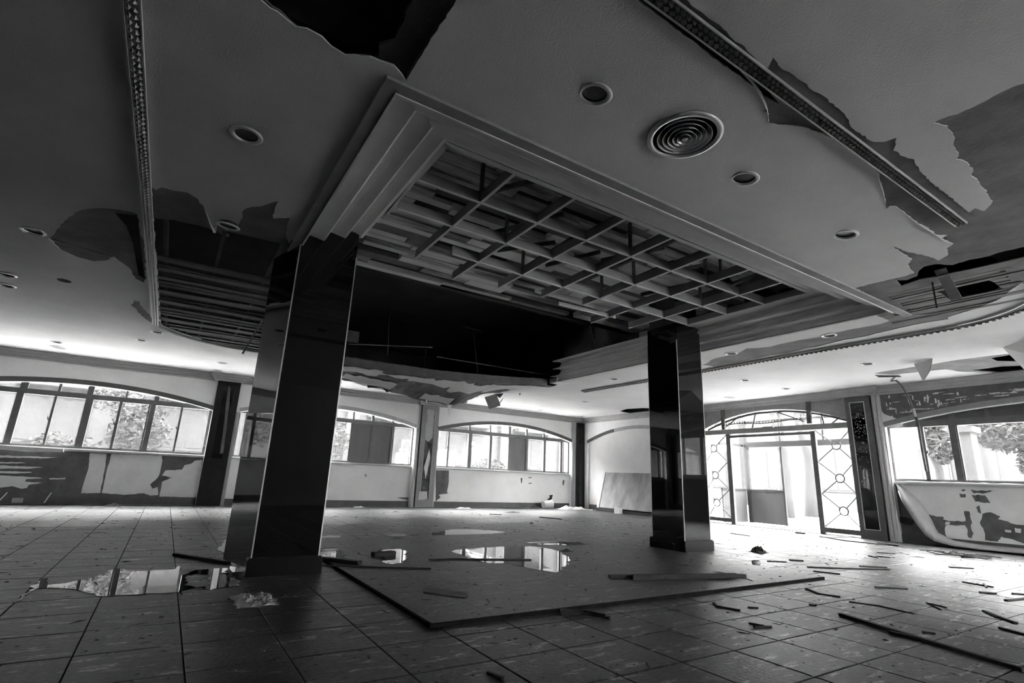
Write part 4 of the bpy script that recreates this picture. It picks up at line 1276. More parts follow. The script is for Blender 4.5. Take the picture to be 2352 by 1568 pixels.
# small stained ring vents on the far ceiling
for x, y, r, lab in ((-2.50, 15.15, .17, 'water-stained round ceiling rose over the leftmost window'), (12.93, 8.83, .16, 'round vent plate with curling paint above the entrance'), (13.2, 15.5, .13, 'small round plate at the far corner of the ceiling')):
    rt = empty('ceiling_rose', (x, y, HC))
    tag(rt, lab, 'ceiling rose')
    local_part(MB().lathe([(r, -.001), (r - .01, -.014), (r * .75, -.018), (r * .7, -.006)], n=30), 'rim', 'ceiling_paint', rt, True)
    local_part(MB().lathe([(r * .7, -.006), (r * .35, -.010), (.001, -.012)], n=24), 'disc', 'lamp_lens', rt)

# ================================================================== ENTRANCE
door = struct(empty('door_1', (RX + .1, 8.3, 0)))
def pr_(fn, a, b, z0, z1, d0, d1, nm, m, parent):
    return MB().prism([(a, z0), (b, z0), (b, z1), (a, z1)], fn, d0, d1).obj(nm, m, parent)
ub = (RX, DR[0])
pr_(FR, 6.24, 10.40, 2.535, 2.67, .02, .12, 'header_beam', 'trim_grey', door)
pr_(FR, 9.55, 9.68, 0, 2.535, .03, .11, 'door_post', 'frame_metal', door)
pr_(FR, 7.09, 7.21, 0, 2.50, .03, .11, 'door_post', 'frame_metal', door)
pr_(FR, 7.21, 9.55, 2.42, 2.49, .03, .11, 'door_head', 'frame_metal', door)
pr_(FR, 9.68, 10.40, .05, .15, .03, .11, 'bottom_rail', 'frame_metal', door)
pr_(FR, 6.24, 7.09, .04, .155, .03, .11, 'bottom_rail', 'frame_metal', door)
pr_(FR, 8.15, 8.45, 2.64, 2.68, -.05, .02, 'sensor_box', 'trim_grey', door)
pr_(FR, 9.68, 10.40, .15, 2.535, .066, .072, 'glass_pane', 'window_glass', door)
pr_(FR, 6.24, 7.09, .155, 2.535, .066, .072, 'glass_pane', 'window_glass', door)
# grilles: circles joined by diagonal bars
def grille(uc, hw, zs, r, u0, u1):
    for z in zs:
        pts = [FR(uc + r * math.cos(2 * math.pi * i / 24), z + r * math.sin(2 * math.pi * i / 24), .045) for i in range(25)]
        MB().tube(pts, .016, 6).obj('grille_ring', 'trim_dark', door)
        hz = (zs[0] - zs[1]) / 2
        for su in (-1, 1):
            for sz in (-1, 1):
                ex, ez = (u0 if su < 0 else u1), z + sz * hz * .98
                L = math.hypot(ex - uc, ez - z)
                a = (uc + (ex - uc) * r / L, z + (ez - z) * r / L)
                MB().tube([FR(*a, .045), FR(ex, ez, .045)], .012, 6).obj('grille_bar', 'trim_dark', door)
grille(10.13, .4, (2.13, 1.345, .56), .105, 9.68, 10.58 - .16)
grille(6.61, .42, (2.12, 1.33, .565), .10, 7.08, 6.24)
# fanlight over the beam
for (a, za, b, zb, m) in ((9.9, 2.68, 9.2, 3.10, 'frame_pale'), (8.9, 2.68, 8.75, 3.12, 'frame_pale'), (8.2, 3.12, 7.4, 2.78, 'frame_pale'), (6.95, 3.0, 6.9, 2.68, 'frame_pale'), (6.7, 2.68, 6.4, 2.9, 'frame_pale')):
    MB().bar(FR(a, za, .17), FR(b, zb, .17), .03, .03).obj('fanlight_bar', 'porch_frame', door)
n = 26
pts = []
for i in range(n + 1):
    u = DR[0] + .03 + (DR[1] - DR[0] - .06) * i / n
    pts.append((u, min(3.12, arch(u, *DR) - .01)))
fl = MB()
for a, b in zip(pts[:-1], pts[1:]): fl.prism([a, b, (b[0], b[1] - .05), (a[0], a[1] - .05)], FR, .14, .2)
fl.obj('fanlight_rim', 'porch_frame', door)
MB().prism([(DR[0] + .02, 2.67), (DR[0] + .02, 2.72)] + pts + [(DR[1] - .02, 2.72), (DR[1] - .02, 2.67)], FR, .155, .16).obj('glass_pane', 'window_glass', door)
# dark posts and toothed strip hanging inside over the beam
sg = empty('sign_bracket', (RX - .05, 8.4, 3.2))
tag(sg, 'dark metal bracket with two posts and a toothed strip above the entrance beam', 'bracket')
MB().bar((RX - .04, 9.69, 2.67), (RX - .04, 9.70, 3.25), .10, .05, (1, 0, 0)).obj('post', 'rust', sg)
MB().bar((RX - .04, 7.16, 2.69), (RX - .04, 7.14, 3.25), .11, .05, (1, 0, 0)).obj('post', 'rust', sg)
MB().tube([(RX - .07, 9.68, 3.05), (RX - .07, 9.98, 2.80), (RX - .07, 9.62, 2.78)], .010, 6).obj('wire', 'rust', sg)
mb = MB()
for i in range(26):
    y = 9.6 - i * (9.6 - 7.3) / 26
    z = 2.79 + .02 * math.sin(i * .35)
    mb.bar((RX - .07, y, z), (RX - .07, y - .09, z), .03, .022)
    mb.bar((RX - .07, y - .02, z), (RX - .07, y - .04, z + .05), .022, .016, (1, 0, 0))
mb.obj('toothed_strip', 'rust', sg)
MB().tube([(RX - .07, 7.32, 2.80), (RX - .07, 7.1, 2.76), (RX - .07, 7.28, 2.95), (RX - .07, 7.2, 3.05)], .010, 6).obj('wire', 'rust', sg)

# glazed porch outside
por = struct(empty('door_2', (15.3, 8.9, 0)))
VX, VY = 15.3, 10.0
def pbox(a, b, nm, m): return MB().box(a, b).obj(nm, m, por)
pbox((VX - .05, VY - .05, 0), (VX + .05, VY + .05, 3.1), 'corner_post', 'porch_frame')
pbox((VX - .03, 8.86, 0), (VX + .03, 8.91, 2.26), 'door_post', 'porch_frame')
pbox((VX - .09, 6.6, 2.24), (VX + .09, VY - .05, 2.40), 'header_beam', 'porch_frame')
pbox((VX - .03, 8.85, 2.40), (VX + .03, 8.89, 3.0), 'mullion', 'porch_frame')
pbox((VX - .03, 7.6, 2.40), (VX + .03, 7.64, 3.0), 'mullion', 'porch_frame')
pbox((VX - .05, 6.6, 3.0), (VX + .05, VY, 3.06), 'top_rail', 'porch_frame')
pbox((VX - .03, 8.91, .92), (VX + .03, VY - .05, .98), 'mid_rail', 'porch_frame')
pbox((VX - .015, 8.91, .01), (VX + .015, VY - .05, .92), 'lower_panel', 'porch_panel')
pbox((VX - .004, 8.91, .98), (VX + .004, VY - .05, 2.24), 'glass_pane', 'window_glass')
pbox((RX + .28, VY + .1 - .03, .92), (VX - .05, VY + .1 + .03, .98), 'mid_rail', 'porch_frame')
pbox((RX + .28, VY + .1 - .015, .01), (VX - .05, VY + .1 + .015, .92), 'lower_panel', 'porch_panel')
pbox((RX + .28, VY + .1 - .03, 2.26), (VX - .05, VY + .1 + .03, 2.34), 'side_beam', 'porch_frame')
pbox((RX + .28, VY + .1 - .004, .98), (VX - .05, VY + .1 + .004, 2.26), 'glass_pane', 'window_glass')
pbox((RX + .8, VY + .1 - .02, 2.34), (RX + .84, VY + .1 + .02, 3.0), 'mullion', 'porch_frame')
pbox((RX + .27, 6.3, 3.06), (VX + .1, VY + .15, 3.10), 'glass_roof', 'window_glass')

# ================================================================== OUTSIDE
struct(MB().box((14.07, -60, -.3), (70, 70, -.03)).obj('ground', 'ext_paving'))
g = MB()
g.box((-60, 16.46, -.3), (14.07, 70, -.03)).box((-60, -60, -.3), (14.07, -5.3, -.03)).box((-60, -5.3, -.3), (-10.45, 16.46, -.03))
struct(g.obj('ground', 'ext_ground'))
# pale block behind the back windows
FY = 23.0
bl = empty('neighbouring_building', (4, FY, 0))
tag(bl, 'pale concrete building faintly seen through the back wall windows', 'building')
MB().box((-26, FY, -.05), (22, FY + 6, 5.6)).obj('wall', 'ext_wall', bl)
x = -25
k = 0
while x < 21:
    MB().box((x, FY - .28, -.05), (x + .5, FY + .02, 5.45)).obj('pier', 'ext_trim', bl)
    for zz in (1.5,):
        f = MB().box((x + 1.0, FY - .05, zz), (x + 3.0, FY + .01, zz + 1.6)).obj('window', 'ext_trim', bl)
        MB().box((x + 1.1, FY - .07, zz + .1), (x + 1.95, FY - .04, zz + 1.5)).obj('pane', 'ext_dark', f)
        MB().box((x + 2.05, FY - .07, zz + .1), (x + 2.9, FY - .04, zz + 1.5)).obj('pane', 'ext_dark', f)
    MB().box((x + .9, FY - .55, 3.35), (x + 3.2, FY + .02, 3.5)).obj('ledge', 'ext_trim', bl)
    x += 3.9
    k += 1
MB().box((-26.2, FY - .5, 5.45), (22.2, FY + 6.2, 5.7)).obj('roof_edge', 'ext_trim', bl)
for i, x in enumerate((-1.75, 3.9, 8.6)):
    r = empty('air_conditioner', (x, FY - .6, 2.0))
    tag(r, ('pale air conditioner box outside, seen through the leftmost window', 'pale air conditioner box outside, seen right of the near column', 'pale air conditioner box outside, seen through the third back window')[i], 'air conditioner')
    MB().box((x, FY - .62, 1.9), (x + .9, FY - .29, 2.5)).obj('casing', 'ext_trim', r)
    MB().lathe([(.22, 0), (.22, .02), (.001, .03)], (0, 0, 0), 20).obj('fan_grille', 'ext_dark', r)
    fgo = r.children[-1]
    fgo.parent = r
    fgo.matrix_parent_inverse = Matrix()
    fgo.rotation_euler = (math.pi / 2, 0, 0)
    fgo.location = (.35, -.02, .2)
# block and piers to the right
b2 = empty('street_building', (30, 9, 0))
tag(b2, 'pale building with tall piers beyond the entrance and right window', 'building')
MB().box((32, -26, -.05), (36, 34, 7.6)).obj('wall', 'ext_wall', b2)
for i in range(14):
    y = -24 + i * 4.1
    MB().box((31.5, y, -.05), (32.02, y + .8, 7.5)).obj('pier', 'ext_trim', b2)
    f = MB().box((31.93, y + 1.3, 1.0), (32.01, y + 3.6, 3.4)).obj('window', 'ext_trim', b2)
    MB().box((31.9, y + 1.4, 1.1), (31.94, y + 2.4, 3.3)).obj('pane', 'ext_dark', f)
    MB().box((31.9, y + 2.5, 1.1), (31.94, y + 3.5, 3.3)).obj('pane', 'ext_dark', f)
for yy, lab in ((3.35, 'square pale gate pier outside, behind the mullion of the right window'),):
    gp = empty('gate_pier', (17.5, 5.15, 0))
    tag(gp, lab, 'pier')
    MB().box((17.3, 4.95, -.03), (17.75, 5.33, 2.65)).obj('shaft', 'ext_trim', gp)
    MB().box((17.22, 4.87, 2.65), (17.83, 5.41, 2.8)).obj('cap', 'ext_trim', gp)

def leaves(mb, c, r, n, s, seed, flat=.6):
    rr_ = random.Random(seed)
    for i in range(n):
        while True:
            p = Vector((rr_.uniform(-1, 1), rr_.uniform(-1, 1), rr_.uniform(-1, 1)))
            if .35 < p.length < 1: break
        p = Vector((c[0] + p.x * r[0], c[1] + p.y * r[1], c[2] + p.z * r[2]))
        a = Vector((rr_.gauss(0, 1), rr_.gauss(0, 1), rr_.gauss(0, flat))).normalized()
        b = a.cross(Vector((rr_.gauss(0, 1), rr_.gauss(0, 1), rr_.gauss(0, 1)))).normalized()
        k = s * rr_.uniform(.6, 1.4)
        mb.add([p - a * k, p + b * k * .35, p + a * k, p - b * k * .35], [(0, 1, 2, 3)])
def tree(name, x, y, h, tr_, crowns, label, seed, nl=900, s=.16, bend=.3):
    r = empty(name, (x, y, -.03))
    tag(r, label, 'tree')
    rr_ = random.Random(seed)
    pts = [(x + bend * math.sin(i * .9) * i / 6, y + bend * .5 * math.cos(i * 1.3) * i / 6, -.03 + h * i / 6) for i in range(7)]
    mb = MB().tube(pts, tr_, 10, tr_ * .45)
    for k in range(7):
        b = Vector(pts[3 + k % 4])
        c = crowns[k % len(crowns)][0]
        e = b.lerp(Vector(c), .8) + Vector((rr_.uniform(-.4, .4), rr_.uniform(-.4, .4), 0))
        mb.tube([b, b.lerp(e, .5) + Vector((0, 0, .15)), e], tr_ * .3, 6, .02)
    mb.obj('trunk', 'bark', r, smooth=True)
    lf = MB()
    for k, (c, rad) in enumerate(crowns): leaves(lf, c, rad, nl, s, seed + k)
    o = lf.obj('foliage', 'leaf', r, fix=False)
    o['kind'] = 'stuff'
    return r
tree('garden_tree', 20.5, 11.9, 5.0, .30, [((20.5, 11.9, 6.0), (.95, 1.3, 1.2))], 'thick tree trunk seen through the open entrance door', 1, 1500, .10)
tree('garden_tree', 22.9, 12.2, 5, .30, [((22.9, 12.2, 6.0), (.95, 1.3, 1.2))], 'second slimmer trunk right of the thick one through the open entrance', 2, 1500, .10)
tree('garden_tree', 18.6, 6.25, 3.6, .14, [((18.6, 6.2, 3.6), (.8, .6, .8)), ((18.7, 6.1, 2.4), (.5, .3, .5))], 'slim tree with drooping fronds seen through the left light of the right window', 3, 1500, .10)
tree('garden_tree', 20.6, 4.3, 3.6, .2, [((20.4, 4.9, 2.95), (1.2, 1.0, .65)), ((20.5, 4.2, 2.0), (.9, .7, .6)), ((20.2, 2.9, 3.4), (1.2, 1.2, .7))], 'leafy tree crown filling the big pane of the right window', 4, 3200, .085)
tree('garden_tree', -1.3, 20.6, 3.6, .09, [((-1.2, 20.6, 3.2), (1.3, .8, 1.0)), ((-.9, 20.4, 1.9), (.9, .6, .7))], 'thin garden tree outside the right half of the leftmost window', 5, 1100, .09)
tree('garden_tree', 5.0, 20.8, 3.2, .08, [((5.0, 20.7, 2.2), (.9, .7, .8))], 'thin garden tree outside the second back window', 6, 900, .09)
tree('garden_tree', -9.2, 20.3, 3.6, .12, [((-9.3, 20.2, 2.9), (1.6, .7, 1.1))], 'leafy garden tree mirrored in the narrow side of the near column', 9, 1500, .10)
for i, (x, y, rx, rz, lab) in enumerate(((-2.6, 20.2, 1.0, .55, 'low round shrub outside the leftmost window'), (8.6, 20.4, .8, .5, 'low round shrub outside the third back window left light'),
                           (12.0, 20.4, .9, .6, 'low round shrub outside the third back window right lights'), (19.3, .6, .9, .5, 'low shrub under the leafy tree outside the right window'))):
    r = empty('shrub', (x, y, -.03))
    tag(r, lab, 'shrub')
    mb = MB()
    leaves(mb, (x, y, .75 + (.5 if i < 3 else 0)), (rx, .6, rz), 500, .10, 40 + i)
    mb.obj('foliage', 'leaf', r, fix=False)['kind'] = 'stuff'
    MB().tube([(x, y, -.03), (x + .05, y, .8)], .03, 6, .02).tube([(x, y, -.03), (x - .2, y, .7)], .025, 6, .015).obj('stem', 'bark', r)

# ================================================================== WATER ON THE FLOOR
def puddle(pts, z, seed, label, holes=(), amp=.03):
    mb = MB()
    sheet(mb, jag(pts, amp, .07, seed=seed), [jag(h, amp * .7, .05, seed=seed + 3) for h in holes], FZ, z - .003, z)
    o = mb.obj('puddle', 'water')
    return tag(o, label, 'puddle')
puddle([(-0.738, 5.293), (-0.730, 6.227), (-0.690, 6.254), (-0.654, 6.039), (-0.648, 5.922), (-0.536, 5.956), (-0.449, 6.084), (-0.344, 6.261), (-0.252, 6.636), (-0.147, 6.475), (-0.006, 6.377), (0.249, 6.392), (0.289, 6.591), (0.294, 6.036), (0.345, 6.112), (0.416, 6.284), (0.577, 6.334), (0.693, 6.322), (0.665, 5.813), (0.740, 5.696), (0.723, 5.389), (0.562, 5.353), (0.476, 5.275), (0.426, 5.405), (0.356, 5.394), (0.285, 5.312), (0.269, 5.083), (0.255, 5.289), (0.055, 5.299), (-0.228, 5.312), (-0.346, 5.489), (-0.479, 5.713), (-0.609, 5.798), (-0.694, 5.795), (-0.713, 5.536)], .0045, 1,
       'bright long puddle on the floor left of the near column', holes=[[(0.335, 6.021), (0.415, 6.087), (0.512, 6.006), (0.488, 5.477), (0.388, 5.419), (0.313, 5.543)]])
puddle([(0.736, 6.446), (0.806, 6.258), (0.807, 5.903), (0.739, 5.610), (0.708, 5.890)], .0045, 3, 'small puddle touching the left foot of the near column', amp=.01)
PZ = .0295
puddle([(3.404, 6.643), (3.610, 6.762), (3.781, 6.762), (4.004, 6.843), (4.309, 6.862), (4.528, 6.906), (4.839, 6.728), (4.903, 6.467), (4.851, 6.116), (4.673, 5.750), (4.503, 5.497), (4.183, 5.186), (3.993, 5.029), (3.754, 4.848), (3.693, 5.040), (3.635, 5.300), (3.573, 5.577), (3.370, 5.641), (3.307, 5.899), (3.372, 6.247), (3.368, 6.445)], PZ, 5, 'largest puddle, reflecting the window boards, on the raised floor')
puddle([(2.580, 7.077), (2.742, 7.123), (2.823, 7.013), (2.841, 6.754), (2.702, 6.554), (2.601, 6.217), (2.431, 5.937), (2.285, 5.890), (2.235, 6.062), (2.407, 6.489), (2.443, 6.783)], PZ, 7, 'middle puddle on the raised floor with a dark wood block at its edge')
puddle([(4.969, 7.170), (5.308, 7.263), (5.727, 7.109), (5.685, 6.890), (5.507, 6.769), (5.066, 6.930)], PZ, 9, 'narrow puddle sliver just behind the largest puddle', amp=.02)
puddle([(1.967, 7.588), (2.032, 7.393), (2.047, 7.134), (1.938, 6.416), (1.782, 6.331), (1.670, 6.463), (1.734, 6.904)], PZ, 11, 'puddle just right of the near column foot')
puddle([(4.100, 8.935), (4.455, 9.239), (4.851, 9.489), (5.293, 9.421), (5.660, 9.038), (5.688, 8.799), (5.235, 8.657), (4.877, 8.512), (4.451, 8.526), (4.071, 8.600)], .0045, 13, 'far puddle behind the raised floor, longest of the thin ones', amp=.06)
puddle([(3.240, 8.826), (3.472, 8.980), (3.680, 8.808), (3.812, 8.650), (3.488, 8.524), (3.232, 8.637)], .0045, 15, 'far thin puddle between the near column and the longest thin one', amp=.05)
puddle([(2.195, 8.786), (2.412, 8.985), (2.564, 8.832), (2.436, 8.562), (2.180, 8.448), (2.175, 8.616)], .0045, 17, 'far thin puddle right behind the near column', amp=.05)
puddle([(0.715, 7.726), (0.870, 8.682), (0.943, 8.769), (0.975, 8.409), (0.874, 7.374), (0.755, 7.334)], .0045, 19, 'faint puddle behind the near column on its left', amp=.03)

# ================================================================== THINGS ON THE FLOOR
def onfloor(p):
    x, y = p
    return .027 if PX0 < x < PX1 and PY0 < y < PY1 else 0.0
stickno = [0]
def stick(pts, wd, th, label, m='wood_dark', cat='stick', name='wood_strip', dz=0.0, group=None):
    """flat strip lying on the floor through the given floor points"""
    mb = MB()
    Z = [max(onfloor(p) for p in pts)] * len(pts)
    P = [Vector((x, y, z + th / 2 + dz + .0005)) for (x, y), z in zip(pts, Z)]
    rs = random.Random(stickno[0])
    stickno[0] += 1
    vs, fs = [], []
    for i, p in enumerate(P):
        d = (P[min(i + 1, len(P) - 1)] - P[max(i - 1, 0)]).normalized()
        s_ = Vector((-d.y, d.x, 0))
        w_ = wd / 2 * rs.uniform(.85, 1.15)
        for a, b in ((-1, -1), (1, -1), (1, 1), (-1, 1)):
            vs.append(p + s_ * a * w_ + Vector((0, 0, b * th / 2)))
    for i in range(len(P) - 1):
        for j in range(4):
            fs.append((i * 4 + j, i * 4 + (j + 1) % 4, i * 4 + 4 + (j + 1) % 4, i * 4 + 4 + j))
    fs += [(3, 2, 1, 0), tuple(len(P) * 4 - 4 + j for j in range(4))]
    mb.add(vs, fs)
    return tag(mb.obj(name, m), label, cat, group)
stick([(4.134, 4.394), (4.948, 4.157), (5.729, 3.881)], .055, .03, 'long dark timber strip lying on the right part of the raised floor')
stick([(4.311, 4.229), (4.957, 4.048), (5.564, 3.884)], .03, .05, 'second dark timber pressed along the near side of the long strip on the raised floor')
stick([(4.954, 2.488), (4.751, 1.890), (4.541, 1.251)], .035, .022, 'longest dark timber strip, crossing the tiles to the right bottom corner')
stick([(4.722, 2.033), (4.726, 1.867)], .03, .02, 'short dark piece beside the near side of the longest strip')
stick([(0.252, 7.338), (0.491, 6.939), (0.734, 6.561)], .05, .03, 'dark timber strip lying left of the near column foot')
stick([(1.633, 6.409), (1.795, 6.200), (1.956, 5.995)], .07, .035, 'dark board lying just right of the near column foot')
stick([(2.257, 6.461), (2.547, 6.523)], .08, .05, 'short dark wood block at the edge of the middle puddle', name='wood_block', cat='block')
stick([(1.560, 6.005), (2.001, 5.775), (2.569, 5.474)], .022, .012, 'long thin stick running right from the near column foot')
stick([(2.790, 6.022), (3.093, 5.999), (3.541, 5.827), (4.003, 5.651)], .028, .015, 'thin dark stick lying across the near edge of the largest puddle')
stick([(2.753, 3.470), (2.888, 3.412), (2.974, 3.333), (3.023, 3.216)], .03, .015, 'curved dark strip on the tiles in front of the raised floor')
stick([(2.780, 3.515), (2.929, 3.409), (3.000, 3.239)], .012, .03, 'thin curved sliver standing on edge beside the curved dark strip', dz=0)
stick([(14.368, 8.845), (14.091, 8.180), (14.308, 7.495)], .06, .02, 'long grey strip lying at the entrance threshold', 'wood_mid')
stick([(13.082, 7.406), (13.121, 7.208)], .10, .03, 'short black piece on the floor inside the entrance')
stick([(10.941, 7.697), (10.912, 7.439), (10.884, 7.190)], .03, .012, 'thin stick on the bright floor right of the far column')
stick([(12.851, 6.714), (12.421, 5.987), (12.487, 5.384), (12.636, 5.071)], .05, .018, 'long thin strip in front of the dark speckled pilaster', 'wood_mid')
stick([(12.618, 5.423), (12.531, 5.030)], .07, .03, 'thick dark end piece lying on the strip in front of the speckled pilaster')
stick([(12.611, 6.591), (13.369, 6.435), (14.275, 6.521)], .03, .012, 'slim stick crossing in front of the right entrance grille', 'wood_mid')
stick([(7.503, 4.131), (7.883, 3.897), (8.522, 3.576)], .03, .015, 'long thin stick lying flat on the bright floor on the right')
stick([(8.431, 3.900), (8.725, 3.690)], .035, .015, 'shorter stick just behind the long thin one on the bright floor')
stick([(7.229, 3.911), (7.352, 3.642)], .03, .012, 'thin stick just in front of the long thin one, left half')
stick([(10.746, 4.658), (10.910, 4.449)], .03, .012, 'thin straight stick between speckled pilaster and the bright right floor')
stick([(12.276, 4.586), (12.516, 4.281)], .03, .012, 'thin stick below the peeling wall corner')
stick([(9.881, 3.347), (10.127, 3.148)], .04, .014, 'short dark stick near the right photo edge, behind the grid of tiles')
stick([(9.985, 4.459), (9.827, 4.264), (10.059, 4.387), (10.148, 4.215)], .03, .014, 'bent twig on the bright right floor', m='wood_dark', cat='twig', name='twig')
stick([(6.790, 3.010), (7.062, 2.809)], .028, .012, 'dark stick in the middle of the right tiles')
stick([(8.386, 2.733), (8.321, 2.429)], .028, .012, 'thin slanting stick by the right photo edge with a twig across')
stick([(8.522, 2.569), (8.193, 2.452)], .02, .012, 'tiny twig crossing the slanting stick', cat='twig', name='twig')
stick([(7.698, 2.372), (7.802, 2.262)], .03, .014, 'short dark stick just below the slanting stick on the right')
stick([(8.011, 2.180), (8.083, 2.105)], .03, .014, 'stick cut by the right photo edge, upper one')
stick([(7.392, 2.077), (7.898, 2.000)], .03, .014, 'stick cut by the right photo edge, lower one')
stick([(6.376, 2.390), (6.318, 2.211)], .015, .01, 'thin twig pair on the tiles right of centre, long member', cat='twig', name='twig')
stick([(6.340, 2.367), (6.144, 2.196)], .012, .01, 'thin twig pair on the tiles right of centre, short member', cat='twig', name='twig', dz=.0)
stick([(6.499, 1.995), (6.297, 1.820), (6.174, 1.694)], .03, .014, 'broad splinter on the tiles near the right photo edge')
stick([(6.491, 1.999), (6.278, 1.844)], .015, .01, 'narrow splinter touching the broad splinter on the right', dz=.0)
stick([(5.808, 1.701), (5.694, 1.462)], .025, .014, 'dark stick leaving the photo at the right edge below the splinters')
stick([(4.300, 3.237), (4.203, 3.139), (4.260, 2.953)], .02, .012, 'bent twig in front of the raised floor corner', cat='twig', name='twig')
stick([(7.458, 4.681), (7.684, 4.530)], .03, .012, 'thin stick on the floor right of the dark clump')
stick([(7.921, 4.621), (8.062, 4.494)], .04, .018, 'short dark stick right of the dark clump and thin stick')
stick([(8.830, 12.109), (8.984, 11.685), (9.038, 11.414)], .05, .02, 'long dark stick on the far floor in front of the third back window')
stick([(7.847, 13.169), (8.154, 13.012)], .05, .015, 'short faint stick on the far floor left of the long dark one')
stick([(3.946, 2.667), (3.989, 2.570)], .02, .01, 'small splinter on the tiles below the raised floor right corner')
stick([(4.448, 3.004), (4.509, 2.946)], .02, .01, 'tiny splinter on the tiles just in front of the raised floor')
stick([(3.879, 2.581), (4.009, 2.523)], .022, .012, 'flat splinter just below the small splinter on the tiles')
stick([(5.892, 3.280), (5.734, 3.072), (5.803, 2.899)], .03, .01, 'broken strip along the tile joint right of the raised floor', name='wood_strip')
stick([(5.645, 2.745), (5.732, 2.525), (5.691, 2.237)], .02, .008, 'crumbling dark strip continuing along the tile joint on the right')
stick([(1.610, 2.639), (1.640, 2.536)], .02, .012, 'small dark splinter at the bottom edge left of centre')
stick([(5.017, 1.937), (5.058, 1.870)], .02, .01, 'small splinter behind the longest timber strip on the right')
stick([(5.110, 2.835), (5.147, 2.784)], .02, .01, 'tiny splinter behind the left end of the longest timber strip')

# pale flat off-cut and crumpled plastic
mb = MB()
sheet(mb, jag([(2.033, 4.455), (2.132, 4.511), (2.190, 4.547), (2.286, 4.394), (2.374, 4.285), (2.333, 4.210), (2.266, 4.131), (2.148, 4.283)], .006, .06, seed=2), [], FZ, .0275, .033)
tag(mb.obj('paper_offcut', 'wood_mid'), 'pale flat off-cut lying on the near left part of the raised floor', 'off-cut')
def crumple(c, rx, ry, h, label, m, seed, cat='plastic', name='plastic_sheet', n=14):
    rr_ = random.Random(seed)
    vs, fs = [], []
    for i in range(n + 1):
        for j in range(n + 1):
            u, v = i / n * 2 - 1, j / n * 2 - 1
            e = max(0, 1 - (abs(u) ** 3 + abs(v) ** 3))
            vs.append((c[0] + u * rx * (1 + rr_.uniform(-.12, .12)), c[1] + v * ry * (1 + rr_.uniform(-.12, .12)), c[2] + .002 + e * h * (.3 + .7 * rr_.random() ** 1.5) * (.4 + .6 * math.sin(3 * u + seed) ** 2)))
    for i in range(n):
        for j in range(n):
            fs.append((i * (n + 1) + j, (i + 1) * (n + 1) + j, (i + 1) * (n + 1) + j + 1, i * (n + 1) + j + 1))
    o = MB().add(vs, fs).obj(name, m)
    sm = o.modifiers.new('t', 'SOLIDIFY')
    sm.thickness = .0015
    return tag(o, label, cat)
crumple((.76, 4.80, 0), .15, .24, .055, 'crumpled clear plastic film on the floor in front of the near column', 'plastic_film', 3)
crumple((8.35, 5.38, 0), .12, .12, .12, 'dark clump of rubbish on the floor right of the far column', 'debris', 5, 'rubbish', 'rubbish_clump', 10)
crumple((9.3, 12.9, 0), .5, .25, .0, 'hardly raised stain of grit on the far floor', 'debris', 9, 'rubbish', 'rubbish_clump', 6).location.z = .0
bpy.data.objects.remove(bpy.data.objects['rubbish_clump.001'])
cup = empty('paper_cup', (6.96, 4.53, 0))
tag(cup, 'small white crushed cup on the floor in front of the far column, right side', 'cup')
MB().lathe([(.001, .004), (.05, .004), (.058, .03), (.05, .055), (.045, .05), (.04, .02), (.001, .015)], (6.96, 4.53, 0), 14).obj('body', 'paper_white', cup)
MB().lathe([(.030, .050), (.034, .058), (.02, .06), (.001, .06)], (6.975, 4.53, 0), 12).obj('lid', 'debris', cup)
def onwall(px, h=0): return px
for (x, y, s, lab) in ((11.9, 15.75, .16, 'round pale bucket lying by the skirting under the third back window'),):
    bk = empty('bucket', (x, y, 0))
    tag(bk, lab, 'bucket')
    MB().tube([(x - .28, y, .13), (x + .08, y + .02, .15)], .12, 14, .15).obj('body', 'casing_pale', bk)
    MB().tube([(x + .08, y + .02, .15), (x + .10, y + .02, .15)], .165, 14).obj('rim', 'paper_white', bk)
crumple((11.25, 15.7, 0), .2, .12, .2, 'dark rag beside the bucket under the third back window', 'debris', 8, 'rag', 'rag', 9)
crumple((12.75, 15.55, 0), .62, .2, .16, 'pale crumpled sheet lying by the skirting under the third back window', 'paper_white', 12, 'sheet', 'crumpled_sheet', 12)
stick([(13.05, 15.45), (13.3, 15.0)], .06, .03, 'white strip leaning on the end of the pale crumpled sheet', 'paper_white', 'strip', 'white_strip')
crumple((9.1, 13.9, 0), .25, .12, .05, 'small black scrap on the far floor below the third back window', 'debris', 14, 'scrap', 'floor_scrap', 8)
crumple((8.3, 15.6, 0), .25, .12, .06, 'small pale scrap at the skirting beside the middle pilaster', 'paper_white', 15, 'scrap', 'floor_scrap', 8)
crumple((4.95, 15.8, 0), .15, .1, .05, 'tiny pale scrap at the skirting under the second back window', 'paper_white', 16, 'scrap', 'floor_scrap', 8)
crumple((5.0, 6.2, .027), .10, .07, .05, 'black lump at the right tip of the largest puddle', 'debris', 17, 'scrap', 'floor_scrap', 8)
crumple((5.7, 6.9, .027), .22, .13, .03, 'dark dusty heap right of the narrow puddle sliver', 'debris', 18, 'rubbish', 'dust_heap', 8)
crumple((-.9, 15.9, 0), .14, .1, .12, 'small dark lump at the skirting under the leftmost window', 'debris', 19, 'scrap', 'floor_scrap', 8)
